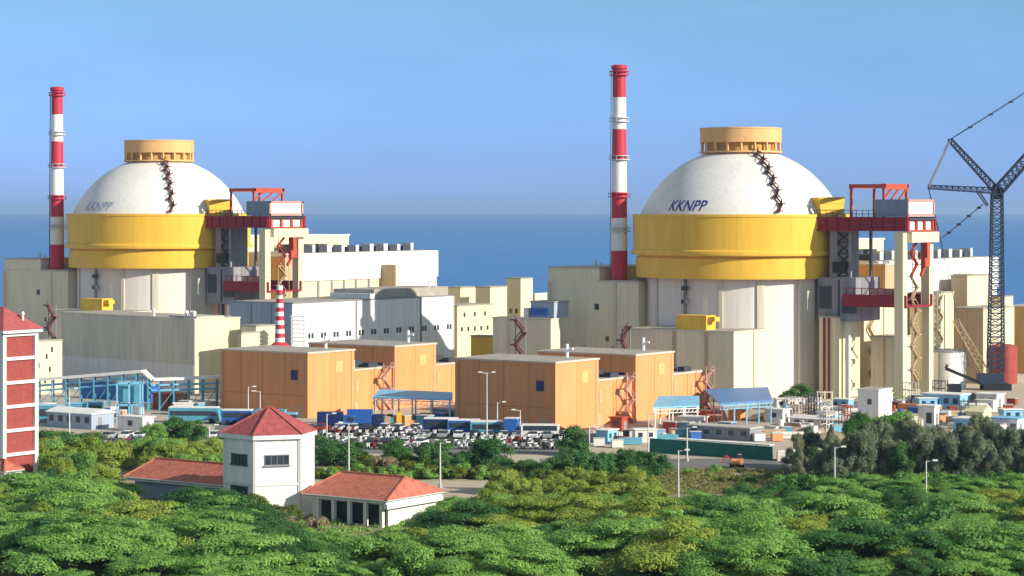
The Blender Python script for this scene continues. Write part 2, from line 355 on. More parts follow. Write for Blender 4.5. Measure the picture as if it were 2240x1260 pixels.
# ------------------------------------------------------------------ transport portals at the reactors
def make_gantry(label):
    t = thing('transport_portal', label, 'gantry', R2, -TH, 'transport portals beside the reactors')
    for v in (-6.7, 6.7):
        for u, w in ((44, 1.05),):
            MB().box(u-w, u+w, v-w, v+w, 0, 37.3).build('column', cream, t)
    MB().box(43, 46.2, -5.6, 8.4, 34.9, 37.2).build('cross_beam', cream, t)
    for v in (-7.1, 7.1):
        g = MB(); g.box(22, 46, v-.3, v+.3, 37.5, 40.4); g.box(22,46,v-.6,v+.6,37.4,37.7); g.box(22,46,v-.6,v+.6,40.2,40.5)
        for k in range(9): g.box(23+k*2.8, 23.25+k*2.8, v-.55, v+.55, 37.7, 40.2)
        g.build('girder', redst, t)
    MB().box(22, 46.2, -6.75, 6.75, 39.9, 40.3).build('deck', dgrey, t)
    e = MB()
    for k in range(4): e.box(45.3,45.7,-6.2+k*4.1,-5.5+k*4.1,37.3,40.0)
    e.box(45.25,45.65,-6.6,6.6,37.35,37.7); e.box(45.25,45.65,-6.6,6.6,39.7,40.0)
    e.build('end_frame', orst, t)
    MB().box(44.4,45.2,-6.5,6.5,37.6,39.8).build('end_panel', offwhite, t)
    cab = MB().box(37.9, 45.7, -7.0, 6.6, 40.6, 44.4).build('cabin', cabinm, t)
    MB().box(45.72, 45.8, -6.2, 5.8, 41.2, 43.9).build('cladding_panel', offwhite, cab)
    f = MB(); f.box(45.74,45.95,-7.05,6.65,43.9,44.4).box(45.74,45.95,-7.05,6.65,40.6,41.1).box(45.74,45.95,-7.05,-6.4,40.6,44.4).box(45.74,45.95,6.0,6.65,40.6,44.4)
    f.build('cabin_frame', pink, cab)
    hr = MB()
    for u in (31.5, 39.5): hr.box(u-.25,u+.25,-6.1,-5.6,40.4,47.1); hr.box(u-.25,u+.25,5.3,5.8,40.4,47.1)
    for v in (-5.85, 5.55): hr.box(31.1,39.9,v-.36,v+.36,47.0,47.8)
    hr.box(39.1,39.9,-6.2,5.9,46.6,47.9); hr.box(31.1,31.9,-6.2,5.9,46.9,47.7)
    for k in range(3): hr.bar((39.5,-5.8+k*3.8,44.5),(39.5,-2+k*3.8,46.8),.35)
    hr.build('hoist_frame', orst, t)
    rl = MB()
    for u in np.arange(23, 38, 1.5): rl.bar((u,-7.3,40.5),(u,-7.3,42),.12)
    for z in (41.2, 42): rl.bar((22.5,-7.3,z),(38,-7.3,z),.12)
    rl.build('railing', dgrey, t)
    # lift shaft: grey lattice above, sheeted below
    s_ = MB(); s_.box(26.3,28.2,-6.2,4.5,27,37.4); s_.box(31,31.6,-6.2,-5.6,27,37.4); s_.box(31,31.6,4,4.6,27,37.4)
    s_.build('shaft_wall', grey, t)
    b_ = MB()
    for k in range(4):
        z = 27.3+k*2.5; b_.bar((28.2,-6,z),(31.3,-6,z+2.4),.35); b_.bar((31.3,-6,z),(28.2,-6,z+2.4),.3); b_.bar((28.2,-6,z),(31.3,-6,z),.3)
    b_.box(27.5,30.8,-7.2,-6.3,28,30.5)
    b_.build('shaft_brace', black, t)
    MB().box(23.6, 33.0, -6.6, 5.5, 17.2, 27.0).build('shaft_box', grey, t)
    w_ = MB(); w_.box(28.6,29.0,-6.75,-6.5,17.5,26.5); w_.box(29.6,33.2,-6.8,-6.5,19,22.5); w_.box(24,27,-6.72,-6.5,20,25); w_.build('shaft_sheet', dgrey, t)
    lp = MB(); lp.box(30,45.5,-7.2,-6.7,20.6,23.3); lp.box(30,45.5,6.0,6.5,20.6,23.3); lp.box(30,45.5,-6.7,6,20.6,21.0)
    for k in range(8): lp.bar((31+k*1.9,-7.3,23.3),(31+k*1.9,-7.3,24.7),.15)
    lp.bar((30,-7.3,24.7),(45.5,-7.3,24.7),.15)
    lp.build('lower_platform', redst, t)
    pb = MB().box(36,42,-6.2,-3,23.3,24.6); pb.build('hoist_drum', pink, t)
    for i, (u, v) in enumerate(((26.5,-5.5),(30.5,-5.5))):
        MB().box(u-.45,u+.45,v-.45,v+.45,0,17.2).build('leg', offwhite if i else pink, t)
    MB().tube((28.4,-5.6,0),(28.4,-5.6,17.2),.45).build('downpipe', dgrey, t)
    for part, ks, m_ in (('stair', range(0,9), tanm), ('upper_stair', range(9,12), orst)):
      z0 = MB()
      for k in ks:
        z = 4+k*2.6; a, b = (-3.2,3.2) if k%2 else (3.2,-3.2)
        z0.bar((44,a*.5,z),(44,b*.5,z+2.6),.7,.2); z0.box(43.2,44.8,(b*.5-.7),(b*.5+.7),z+2.5,z+2.7); z0.bar((44.6,a*.5,z+1),(44.6,b*.5,z+3.6),.1)
        z0.bar((44.7,-2.2,z),(44.7,-2.2,z+2.6),.12); z0.bar((44.7,2.2,z),(44.7,2.2,z+2.6),.12)
      z0.build(part, m_, t)
    hk = MB(); hk.box(44.8,46.2,2.2,3.6,31.5,34.9); hk.box(45,46,1.6,4,29.5,31.5); hk.bar((45.3,2.6,29.5),(45.3,0.8,27.5),.6); hk.tube((45.4,2.9,37.4),(45.4,2.9,34.9),.15)
    hk.build('hoist_block', orst, t)
    return t
g2 = make_gantry('transport portal on cream columns right of the larger nearer reactor, red girder and grey cabin')
g1 = dup(g2, R1, None, 'transport portal right of the farther left reactor, standing behind the small striped chimney')

# ------------------------------------------------------------------ vent stacks
def make_stack(label, loc):
    t = thing('vent_stack', label, 'chimney', loc, 0, 'striped vent stacks')
    top = 75.9; edges = [(0,33,0),(33,39.0-.8,1),(39-.8,45.5,0),(45.5,53.5,1),(53.5,61,0),(61,68.5,1),(68.5,top,0)]
    mb = MB(); rad = lambda z: 2.05 - .5*min(1,max(0,(z-20)/50))
    edges = [(0,32.6,0),(32.6,40.2,1),(40.2,46.2,0),(46.2,53.6,1),(53.6,60.9,0),(60.9,68.3,1),(68.3,top-1.2,0)]
    for z0, z1, m in edges:
        mb.m = m; mb.lathe([(rad(z0),z0),(rad(z1),z1)], 28, capb=False, capt=False)
    mb.m = 0; mb.lathe([(1.55,top-1.2),(1.9,top-.9),(1.9,top-.2),(1.4,top),(1.2,top)], 28)
    mb.build('shaft', [stripe, white], t, True)
    for z, m in ((73.4,stripe),(62.6,galv),(45.0,stripe),(53.7,galv),(37.0,galv)):
        k = MB(); r = rad(z)
        k.lathe([(r,z),(r+.75,z),(r+.75,z+.2),(r,z+.2)], 20, capb=False, capt=False)
        for i in range(10):
            a = 2*math.pi*i/10; k.bar((math.cos(a)*(r+.7),math.sin(a)*(r+.7),z),(math.cos(a)*(r+.7),math.sin(a)*(r+.7),z+1.0),.1)
        k.lathe([(r+.62,z+.9),(r+.78,z+.9),(r+.78,z+1.05),(r+.62,z+1.05)], 20)
        k.build('gallery', m, t)
    l = MB()
    for s_ in (-.3,.3): l.bar((-2.3,s_,2),(-1.85,s_,74),.1)
    for k in range(70): l.bar((-2.25+.0064*k,-.3,4+k),(-2.25+.0064*k,.3,4+k),.08)
    l.build('ladder', dgrey, t)
    return t
make_stack('red and white striped vent stack left of the larger nearer reactor', R2 + Vector((-28.2,1.2,0)))
s1 = [o for o in COL.objects if o.name.startswith('vent_stack')][0]
dup(s1, R1 + Vector((-28.2,1.2,0)), None, 'red and white striped vent stack left of the farther reactor')

# ------------------------------------------------------------------ box buildings
def building(name, label, cx, Y, lx, rx, ty, wall, roofm=roofg, th=TH, group=None, h=None, Lu=None, Lv=None, cope=None, z0=0):
    Lu = Lu or along_u(cx, Y, lx, th); Lv = Lv or along_v(cx, Y, rx, th); h = h or gz(ty, Y)
    t = thing(name, label, 'building', at(cx, Y, z0), -th, group)
    MB().box(-Lu, 0, 0, Lv, 0, h-.3).build('wall', wall, t)
    rf = MB().box(-Lu-.15, .15, -.15, Lv+.15, h-.3, h).build('roof', cope or roofm, t)
    MB().box(-Lu+.3, -.3, .3, Lv-.3, h, h+.012).build('roof_felt', roofm, rf)
    return t, Lu, Lv, h
def lines_v(t, ds, h, mat, w=.25, o=.12, z0=0, name='pilaster'):      # vertical strips on the left-facing wall
    for d in ds: MB().box(-d-w/2, -d+w/2, -o, .05, z0, h).build(name, mat, t)
def lines_u(t, ds, h, mat, w=.25, o=.12, z0=0, name='pilaster'):
    for d in ds: MB().box(-.05, o, d-w/2, d+w/2, z0, h).build(name, mat, t)
def win_v(t, d, z, w, hh, mat=glass, name='window', fr=None):
    o = MB().box(-d-w/2, -d+w/2, -.06, .05, z, z+hh).build(name, mat, t)
    if fr: MB().box(-d-w/2-.15,-d+w/2+.15,-.12,.04,z-.2,z-.02).box(-d-w/2-.15,-d+w/2+.15,-.12,.04,z+hh+.02,z+hh+.16).build('frame', fr, o)
    return o
def win_u(t, d, z, w, hh, mat=glass, name='window'):
    return MB().box(-.05, .06, d-w/2, d+w/2, z, z+hh).build(name, mat, t)

# auxiliary block with the stack on its roof, one per unit
def aux(label, base, wall):
    t = thing('auxiliary_building', label, 'building', base + Vector((-24,-5,0)), -TH, 'auxiliary blocks under the stacks')
    MB().box(-25.2,0,0,40,0,25.4).build('wall', wall, t)
    MB().box(-25.4,-11,.4,40.2,25.4,28.4).build('penthouse', wall, t)
    MB().box(-10.9,.15,-.15,40.1,25.4,25.75).build('roof', conc, t)
    MB().box(-25.5,-10.9,.2,40.3,28.4,28.7).build('penthouse_roof', conc, t)
    MB().box(-6.2,.1,-.14,.05,.2,25.2).build('wall_panel', beige, t)
    for d in (24.9, 6.3): MB().box(-d-.35,-d+.35,-.3,.05,0,25.2).build('pilaster', beigeg, t)
    win_v(t, 11.5, 18.8, 1.2, 1.4); win_v(t, 8.6, 11.5, .9, 1.2)
    p = MB(); p.tube((-14,-.35,9.6),(-8,-.35,9.2),.12); p.tube((-8,-.35,9.2),(-6.6,-.35,10.5),.12); p.tube((-14,-.35,9.6),(-15,-.35,10.4),.12); p.build('pipe', grey, t)
    v = MB(); v.tube((-13,2,28.6),(-13,2,30.3),.25); v.tube((-12.2,3,28.6),(-12.2,3,29.6),.25); v.build('roof_vent', galv, t)
    return t
a2 = aux('tall beige block carrying the stack left of the larger nearer reactor', R2, beige)
a1 = dup(a2, R1 + Vector((-24,-5,0)), None, 'tall beige block carrying the stack at the left edge of the photo')

# annex in front of each reactor, with the yellow roof box
def annex(label):
    t, Lu, Lv, h = building('reactor_annex', label, 1605, 518, 1375, 1690, 725, beige, group='annexes at the foot of the reactors', cope=beigeg)
    for px in (1475, 1545): lines_v(t, [along_u(1605,518,px)], h-.4, tanm, .7, .3)
    lines_u(t, [Lv*.5, Lv-.4], h-.4, tanm, .35, .15)
    y0 = along_u(1605,518,1474); y1 = along_u(1605,518,1541)
    b = MB().box(-y0,-y1,.8,4.8,h,h+3.2).build('roof_box', yellow, t)
    MB().box(-y1+.02,-y1+1.8,1.4,3.6,h+1.9,h+2.9).build('hood', yellow, b)
    return t
n2 = annex('beige annex at the foot of the larger nearer reactor, yellow box on its roof')
dup(n2, R1 + (n2.location - R2), None, 'beige annex of the farther left reactor, mostly hidden behind the long grey annex')

# turbine halls
def hall(label):
    t = thing('turbine_hall', label, 'building', R2, -TH, 'turbine halls')
    MB().box(-45,20,30,100,0,22).build('wall', cream, t)
    MB().box(-45.4,20.5,29.6,100.4,22,29.8).build('parapet_band', white, t)
    MB().box(-44.5,19.6,30.5,99.5,29.8,29.9).build('roof', roofg, t)
    MB().box(19.95,20.4,79,99.6,0,21.98).build('wall_panel', white, t)
    for v in (44,50,55.5,61,67): MB().box(19.9,20.25,v-.4,v+.4,2,22).build('pilaster', grey, t)
    b = MB().box(20,25.5,72.5,76,8,26).build('stair_block', tanm, t)
    MB().box(25.5,25.75,72.7,75.8,8.2,25.8).build('stair_block_lit_face', beige, b)  # beige front coloured for sunlight, tan sides of the box for shade
    u = MB().box(-30,-10,45,95,29.9,34.2).build('penthouse', cream, t)
    MB().box(-30.3,-9.7,44.7,95.3,34.2,34.6).build('penthouse_roof', white, u)
    for k in range(9):
        v = 36+k*6.6; r = random.Random(k)
        q = MB().box(12,16,v,v+3.2,29.95,31.3).build('roof_fan', dgrey, t)
        MB().box(13,16.3,v+3.3,v+3.3+1.2+r.random(),29.95,31.8+r.random()*.4).build('cowl', galv, q)
    for k in range(3): MB().box(-8,-4,60+k*8,63+k*8,34.6 if k<0 else 29.95,31.9).build('roof_fan', dgrey, t)
    MB().box(20.0,20.3,92,95,18.6,20.6).build('louvre', ochre, t)
    return t
h2 = hall('white turbine hall at the right edge, behind the transport portal and the lattice crane')
h1 = dup(h2, R1, None, 'white turbine hall behind the white workshop with the row of small windows')
def link_block(label):
    t = thing('link_block', label, 'building', R2, -TH, 'narrow ochre blocks beside the reactors')
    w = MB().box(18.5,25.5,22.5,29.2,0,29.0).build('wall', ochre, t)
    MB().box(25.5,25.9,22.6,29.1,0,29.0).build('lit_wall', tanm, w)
    MB().box(18.3,26.1,22.3,29.4,29.0,29.4).build('roof', conc, t)
    return t
l2 = link_block('narrow ochre block between the larger nearer reactor and its turbine hall')
dup(l2, R1, None, 'narrow ochre block between the farther reactor and its turbine hall')

# long grey annex in front of the left unit
t, Lu, Lv, h = building('long_annex', 'long grey windowless annex with one cream end wall below the left reactor', 425, 545, 135, 525, 697, beigeg, th=R(45), cope=beigeg)
MB().box(0,.12,.1,Lv-.1,0,h-.35).build('end_wall', cream, t)
MB().box(.12,.2,Lv*.5-.12,Lv*.5+.12,0,h-.4).build('joint', beige, t)
MB().box(-Lu+.2,-.2,-.1,.05,.2,6.5).build('plinth_band', clad, t)
rb = MB().box(-11,-.4,1.0,9,h,h+.45); rb.build('roof_slab', conc, t)
for d in (17,4.5,2.6,1.6): MB().lathe([(.3,h),(.3,h+.9),(.5,h+1.0),(.5,h+1.5),(.2,h+1.7)],10,-d,1.2).build('roof_vent', white, t)
# cream steps right of it
building('cream_block', 'low cream block right of the long grey annex end wall', 528, 540, 520, 566, 727, cream)
building('cream_block', 'cream block just left of the small striped chimney', 560, 548, 528, 604, 712, cream)
# white workshop
t, WLu, WLv, wh = building('white_workshop', 'long white workshop with a row of small dark windows and a dome shaped shadow', 640, 565, 505, 992, 662, white, cope=grey)
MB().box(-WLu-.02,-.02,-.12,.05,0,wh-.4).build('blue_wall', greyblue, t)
lines_v(t, [WLu*.66, WLu*.33], wh-.5, grey, .3, .25)
for i in range(12):
    d = along_v(640,565, 680 + i*27.5)
    for dd in (-.45,.45):
        w_ = win_u(t, d+dd*1.3, 11.2, .8, 1.3)
    lines_u(t, [d+2.2], wh-.4, clad, .12, .08, name='seam')
lines_u(t, [along_v(640,565,779), along_v(640,565,920)], wh-.4, grey, .5, .25)
MB().box(-14,-1,WLv-32,WLv-1,wh,wh+2.2).build('roof_monitor', roofg, t)
MB().box(-13.5,-.6,WLv-34,WLv-32.2,wh,wh+1.2).build('roof_kerb', white, t)
rv = MB()
for d in (WLv-8,WLv-5): rv.tube((-2,d,wh+.0),(-2,d,wh+4.2),.25)
rv.build('roof_vent', white, t)
# white rack of shelves beside the workshop
t = thing('pipe_rack', 'white open steel rack of tiers standing against the white workshop', 'rack', at(638,545), 0)
f = MB()
for x in (0,2.7): f.bar((x,0,0),(x,0,18),.18); f.bar((x,1.5,0),(x,1.5,18),.18)
f.build('post', white, t)
s_ = MB()
for k in range(7): s_.box(-.3,3.0,-.2,1.7,11.8+k*.95,12.0+k*.95)
s_.build('shelf', galv, t)
# small striped chimney
t = thing('striped_chimney', 'small red and white ringed chimney in front of the white workshop', 'chimney', at(612,530))
mb = MB(); zt = gz(625,530); zb = gz(748,530)
for k in range(13):
    z0 = zb + (zt-zb)*k/13; z1 = zb + (zt-zb)*(k+1)/13; r0 = 1.15-.5*k/13; r1 = 1.15-.5*(k+1)/13
    mb.m = k % 2; mb.lathe([(r0,z0),(r1,z1)], 20, capb=False, capt=(k==12))
mb.m = 1; mb.lathe([(2.4,zb-.9),(1.15,zb)],20,capb=False,capt=False)
mb.build('shaft', [white, stripe], t, True)
MB().lathe([(3.0,0),(3.0,zb-1.0),(2.6,zb-.9)],20).build('plinth', conc, t)
MB().lathe([(1.05,zt-2),(1.05,zt-1.9),(.7,zt-1.9)],12).build('gallery', grey, t)
# sawtooth cream blocks between the units
def wins(t, n, z, Lv, w=.9, hh=1.2):
    for i in range(n): win_u(t, Lv*(i+.7)/(n+.4), z, w, hh)
t,_,Lv,h = building('cream_office', 'cream office with small dark windows right of the white workshop', 1000, 655, 940, 1076, 668, cream); wins(t,5,8.5,Lv); wins(t,3,12.5,Lv)
building('cream_block', 'square cream block above the cream office roof', 1007, 690, 975, 1044, 628, cream)
t,_,Lv,h = building('cream_block', 'cream block with a brown shaded side between two taller cream blocks', 1072, 680, 1040, 1109, 627, cream); 
t,_,Lv,h = building('cream_tower', 'tallest cream block with brown shaded side and narrow bright end, above blue water', 1139, 690, 1106, 1165, 608, cream)
win_v(t,1.5,12,.8,1.4); win_v(t,3.6,12,.8,1.4)
building('low_shed', 'low shed with a white roof between the cream tower and the tall beige block', 1170, 720, 1150, 1215, 642, beigeg, cope=white)
building('yellow_store', 'dark yellow low store in front of the cream blocks', 1082, 600, 1030, 1100, 735, yellow)
# wing left of the tall block of unit 2
t, Lu, Lv, h = building('beige_wing', 'lower beige wing left of the tall block, red zigzag stair on its front', 1205, 545, 1078, 1225, 697, beige, cope=beigeg)
lines_v(t, [along_u(1205,545,1112)], h-.4, beigeg, .6, .3)
b = MB().box(-7,-.5,2,8,h,h+3.6).build('roof_plant', greyblue, t); MB().box(-7.2,-.3,1.8,8.2,h+3.6,h+3.9).build('roof_plant_top', roofg, b)
MB().box(-6.8,-2,1.7,2,h+.6,h+2.2).build('blue_panel', blue, b)
MB().box(-8.6,-7.4,1.4,3,h,h+2.2).build('roof_vent', white, t)
# zigzag stairs on shaded walls
def zigstair(label, px, Y, y0, y1, wpx, mat):
    z0, z1 = gz(y1,Y), gz(y0,Y); w = wpx*Y/F
    t = thing('external_stair', label, 'stair', at(px,Y,0), -TH, 'red external stairs')
    n = max(2, int((z1-z0)/2.6)); dz = (z1-z0)/n; s_ = MB(); rl = MB(); ln = MB()
    for k in range(n):
        a, b = (-w/2,w/2) if k%2 else (w/2,-w/2); z = z0+k*dz
        s_.bar((a,0,z),(b,0,z+dz),1.0,.45); rl.bar((a,-.4,z+1.1),(b,-.4,z+dz+1.1),.18)
        ln.box(b-1,b+1,-.6,.6,z+dz-.15,z+dz+.2)
    s_.build('flight', mat, t); rl.build('handrail', mat, t); ln.build('landing', mat, t)
    p = MB()
    for x in (-w/2,w/2): p.bar((x,.3,0),(x,.3,z1),.2)
    p.build('post', grey, t)
    return t
zigstair('red zigzag stair on the beige wing between the orange complexes', 1137, 541, 700, 782, 26, dullred)
zigstair('short red zigzag stair at the left end of the nearer reactor annex', 1368, 530, 715, 775, 20, dullred)
zigstair('red zigzag stair behind the brick stair tower', 112, 600, 668, 742, 22, dullred)
t,_,Lv,h = building('cream_block', 'low cream block between the brick stair tower and the long grey annex', 70, 540, 40, 136, 746, cream)
for d,z in ((2,6),(4.5,8),(5.5,5),(4,2.5),(6.2,9.5)): win_u(t,d,z,.6,1.2)
building('blue_kiosk', 'long low blue container shed at the foot of the long grey annex', 330, 520, 130, 345, 805, blue, h=4.2, Lu=22, Lv=3)

# orange complexes
def orange_complex(label, cx, Y):
    t = thing('orange_complex', label, 'building', at(cx,Y,0), -TH, 'orange windowless complexes')
    h, hl = 13.3, 9.0
    for nm, u0, u1, v0, v1, hh in (('front_block',-23.6,0,0,15,h),('link_wing',-22,-.8,15,28.6,hl),('rear_block',-23.6,0,28.6,43.2,h),('rear_wing',-22,-.8,43.2,57,8.6)):
        b = MB().box(u0,u1,v0,v1,0,hh-.35).build(nm, orange, t)
        MB().box(u0-.2,u1+.2,v0-.02 if v0 in (15,43.2) else v0-.2,v1+(.0 if hh<h and v1<50 else .2),hh-.35,hh).build('coping', coping, b)
        MB().box(u0+.5,u1-.5,v0+.5,v1-.5,hh,hh+.02).build('roof', roofg, b)
        if hh == h:
            vm = (v0+v1)/2
            MB().box(-.05,.06,vm-.15,vm+.15,0,hh-.4).build('joint', ochre, b)
            MB().box(-.05,.09,vm+1.3,vm+3.6,8.7,11).build('louvre', capor, b)
            MB().box(-.05,.12,v1-1.0,v1-.7,0,hh-.4).build('drainpipe', tanm, b)
            MB().box(u1-4.4,u1-2.6,v0-.08,v0+.05,7.6,9.6).build('window', bluegl, b)
            MB().box(u1-6.1,u1-5.9,v0-.1,v0+.05,0,hh-.4).build('joint', ochre, b)
            for q in (12.0, 17.8): MB().box(u1-q-.06,u1-q+.06,v0-.05,v0+.05,0,hh-.4).build('joint', orange_dk, b)
            MB().box(u0+.05,u1-.05,v0-.04,v0+.05,4.4,4.52).build('joint', orange_dk, b)
            MB().tube((u0+.8,v0-.25,0),(u0+.8,v0-.25,hh-.5),.14).build('drainpipe', tanm, b)
            MB().box(u1-3.2,u1-1.6,v0-.06,v0+.05,0,2.4).build('door', tanm, b)
            MB().tube((u1-6,v1-2,hh),(u1-6,v1-2,hh+2.6),.32).tube((u1-6,v1-2,hh+1.5),(u1-4.6,v1-2,hh+1.7),.22).build('vent_pipe', white, b)
        else:
            vm = (v0+v1)/2
            MB().box(-.85,-.72,vm-.15,vm+.15,0,hh-.4).build('joint', ochre, b)
            MB().box(-.85,-.7,vm+1.6,vm+2.3,4.6,6.6).build('vent_slot', tanm, b)
            MB().box(-.85,-.68,v0+1.4,v0+2.2,4.4,6.8).build('vent_slot', tanm, b)
            MB().box(-.85,-.68,v0+1,v0+2.1,0,2.2).build('door', tanm, b)
            q = MB(); q.box(-9,-4,v0+4,v0+8,hh+.02,hh+1.5); q.tube((-3.2,v0+1.5,hh+.02),(-3.2,v0+1.5,hh+2.0),.5); q.box(-3,-1.4,v0+6.5,v0+9.5,hh+.02,hh+1.0)
            q.build('rooftop_plant', dgrey, b)
            MB().tube((-2.2,v0+2.0,hh+.02),(-2.2,v0+2.0,hh+1.8),.55).build('vent_pipe', white, b)
    # spiral-like outside stairs
    for v in (24.5, 55.2):
        top = hl if v < 40 else 8.6
        s_ = MB()
        for k in range(4):
            a, b2 = (0,2.6) if k%2 else (2.6,0); z = k*top/4
            s_.bar((1.0,v+a-1.3,z),(1.0,v+b2-1.3,z+top/4),.9,.2); s_.box(-.4,1.6,v+b2-2.0,v+b2-.6,z+top/4-.1,z+top/4+.1)
            s_.bar((1.5,v+a-1.3,z+1),(1.5,v+b2-1.3,z+top/4+1),.12)
        s_.bar((1.5,v-1.6,0),(1.5,v-1.6,top+1),.2); s_.bar((1.5,v+1.6,0),(1.5,v+1.6,top+1),.2)
        s_.build('outside_stair', pink, t)
    return t
oc2 = orange_complex('orange windowless complex in the middle, with a dark blue window on its shaded front', 1215, 450)
oc1 = dup(oc2, at(673,480,0), None, 'orange windowless complex left of the middle one, below the small striped chimney')

# right-hand group
t,Lu,Lv,h = building('yellow_block', 'tall pale yellow block right of the nearer reactor, with a square projecting box', 1828, 529, 1792, 1881, 692, cream)
MB().box(0,1.1,Lv*.38,Lv*.8,h*.47,h*.66).build('bay', cream, t); lines_v(t,[1.6,2.8],h-.4,redst,.35,.4,name='pipe')
t,Lu,Lv,h = building('cream_block', 'cream block with a dark seam behind the portal columns', 1890, 545, 1870, 1995, 668, cream)
lines_u(t,[along_v(1890,545,1933)],h-.4,tanm,.7,.2)
z=MB()
for k in range(6):
    a,b=(0,3) if k%2 else (3,0); z.bar((.8,1+a,2+k*2.6),(.8,1+b,4.6+k*2.6),.7,.25); z.bar((1.1,1+a,3+k*2.6),(1.1,1+b,5.6+k*2.6),.12)
z.build('outside_stair', tanm, t)
t,Lu,Lv,h = building('brown_annex', 'grey brown windowless annex just left of the portal columns', 1958, 536, 1905, 1992, 736, beigeg)
lines_v(t,[Lu*.45],h-.4,tanm,.4,.15)
t,Lu,Lv,h = building('tan_shade_block', 'tan-shaded block with a bright cream lit end right of the portal, below the turbine hall', 2115, 590, 2080, 2168, 602, tanm); MB().box(0,.12,.1,Lv-.1,0,h-.4).build('end_wall', cream, t)  # walls coloured tan for their shade, end wall cream for sunlight
t,Lu,Lv,h = building('tan_shade_block', 'lower broad tan-shaded block behind the red tank', 2150, 575, 2084, 2218, 674, tanm); MB().box(0,.12,.1,Lv-.1,0,h-.4).build('end_wall', cream, t)  # again shade put into the tan walls, sunlight into the cream end
t,Lu,Lv,h = building('cream_block', 'narrow cream block at the right edge above the red tank', 2196, 600, 2170, 2216, 648, cream)
t,Lu,Lv,h = building('low_shed', 'low building with a red roof edge at the right border', 2250, 610, 2214, 2300, 668, ochre, cope=white)
t,Lu,Lv,h = building('cream_block', 'cream block with steel stairs between the portal columns and the tan-shaded block', 2035, 560, 1990, 2086, 640, cream)
z=MB()
for k in range(8):
    a,b=(0,3.2) if k%2 else (3.2,0); z.bar((.7,2+a,1+k*2.6),(.7,2+b,3.6+k*2.6),.5,.2); z.bar((1,2+a,2+k*2.6),(1,2+b,4.6+k*2.6),.1)
z.bar((1,1.5,0),(1,1.5,22),.2); z.bar((1,5.8,0),(1,5.8,22),.2)
z.build('outside_stair', tanm, t)
t,Lu,Lv,h = building('white_cabin_tower', 'tall white box building standing alone in the yard with a grey shaded side', 1922, 470, 1876, 1951, 852, white, cope=white)
win_v(t,2,3.5,.9,1.1)

# tanks
def tank(label, px, Y, wpx, ty, m, rings):
    r = wpx/2*Y/F; h = gz(ty,Y)
    t = thing('storage_tank', label, 'tank', at(px,Y))
    MB().lathe([(r,0),(r,h)],48,capt=False).build('shell', m, t, True)
    MB().lathe([(r+.1,h-.1),(r+.1,h+.1),(r*.5,h+.5),(.05,h+.65)],48).build('roof', grey if m is white else m, t, True)
    k = MB()
    for z in rings: k.lathe([(r,z*h),(r+.1,z*h),(r+.1,z*h+.15),(r,z*h+.15)],48)
    k.build('stiffener', m, t)
    l = MB()
    for s_ in (-.3,.3): l.bar((-r*.6+s_,-r*.82,0),(-r*.6+s_,-r*.82,h),.1)
    for q in range(int(h/.5)): l.bar((-r*.6-.3,-r*.82,q*.5),(-r*.6+.3,-r*.82,q*.5),.08)
    l.build('ladder', dgrey, t)
tank('white round storage tank behind the black mobile crane', 2074, 560, 78, 768, white, (.35,.7))
tank('rust red round storage tank at the right edge', 2195, 578, 60, 757, rust, (.33,.66,.97))

# lattice crane
Yc = 556
def cp(px, py, dy=0): return Vector((gx(px,Yc)-gx(2178,Yc), dy, gz(py,Yc)))
t = thing('lattice_crane', 'tall dark lattice crane with spread struts and raised jib at the right edge', 'crane', at(2178,Yc))
MB().lattice(cp(2178,815), cp(2181,425), 3.4, 2.3, 30, .32).build('mast', cranem, t)
MB().lattice(cp(2181,420), cp(2345,235), 2.2, 1.6, 18, .36).build('jib', cranem, t)
MB().lattice(cp(2181,418), cp(2078,306), 1.5, .9, 11, .30).build('strut', cranem, t)
MB().lattice(cp(2176,417), cp(2031,409), 1.3, .8, 11, .28).build('strut', cranem, t)
MB().lattice(cp(2140,420), cp(2160,450), .7, .5, 4, .14).build('strut', cranem, t)
MB().bar(cp(2078,306,-.6),cp(2031,409,-.6),.28).bar(cp(2078,306,.6),cp(2031,409,.6),.28).bar(cp(2080,306),cp(2034,409),.2).build('stay', grey, t)
MB().bar(cp(2078,306),cp(2345,140),.16).bar(cp(2079,304),cp(2345,136),.12).build('pendant', cranem, t)
k = MB()
for q in range(7):
    f = q/6; k.box(*(lambda c:(c.x-.5,c.x+.5,c.y-.2,c.y+.2,c.z-.22,c.z+.22))(cp(2078,306).lerp(cp(2345,140),f)))
k.build('pendant_link', cranem, t)
MB().bar(cp(2031,409),cp(2062,540),.14).bar(cp(2062,520),cp(2150,447),.22).bar(cp(2031,409,.5),cp(2120,800,.5),.12).build('pendant', cranem, t)
k = MB()
for f in (.15,.4,.65,.9): k.box(*(lambda c:(c.x-.45,c.x+.45,c.y-.2,c.y+.2,c.z-.3,c.z+.3))(cp(2062,520).lerp(cp(2150,447),f)))
k.box(*(lambda c:(c.x-1.2,c.x+1.2,-.9,.9,c.z-1.4,c.z+1.2))(cp(2181,423))); k.build('head_block', black, t)
MB().box(-4.2,1.6,-2.0,2.0,1.4,3.8).build('machine_house', cranem, t)
for y in (-2.7,1.8):
    tr = MB(); tr.prism([(-3.2,y),(3.2,y),(3.2,y+1.0),(-3.2,y+1.0)],0,1.5); tr.build('crawler_track', black, t)
MB().lattice((-1,0,1.5), cp(2090,700), 1.8, 1.3, 12, .14).build('derrick', tanm, t)

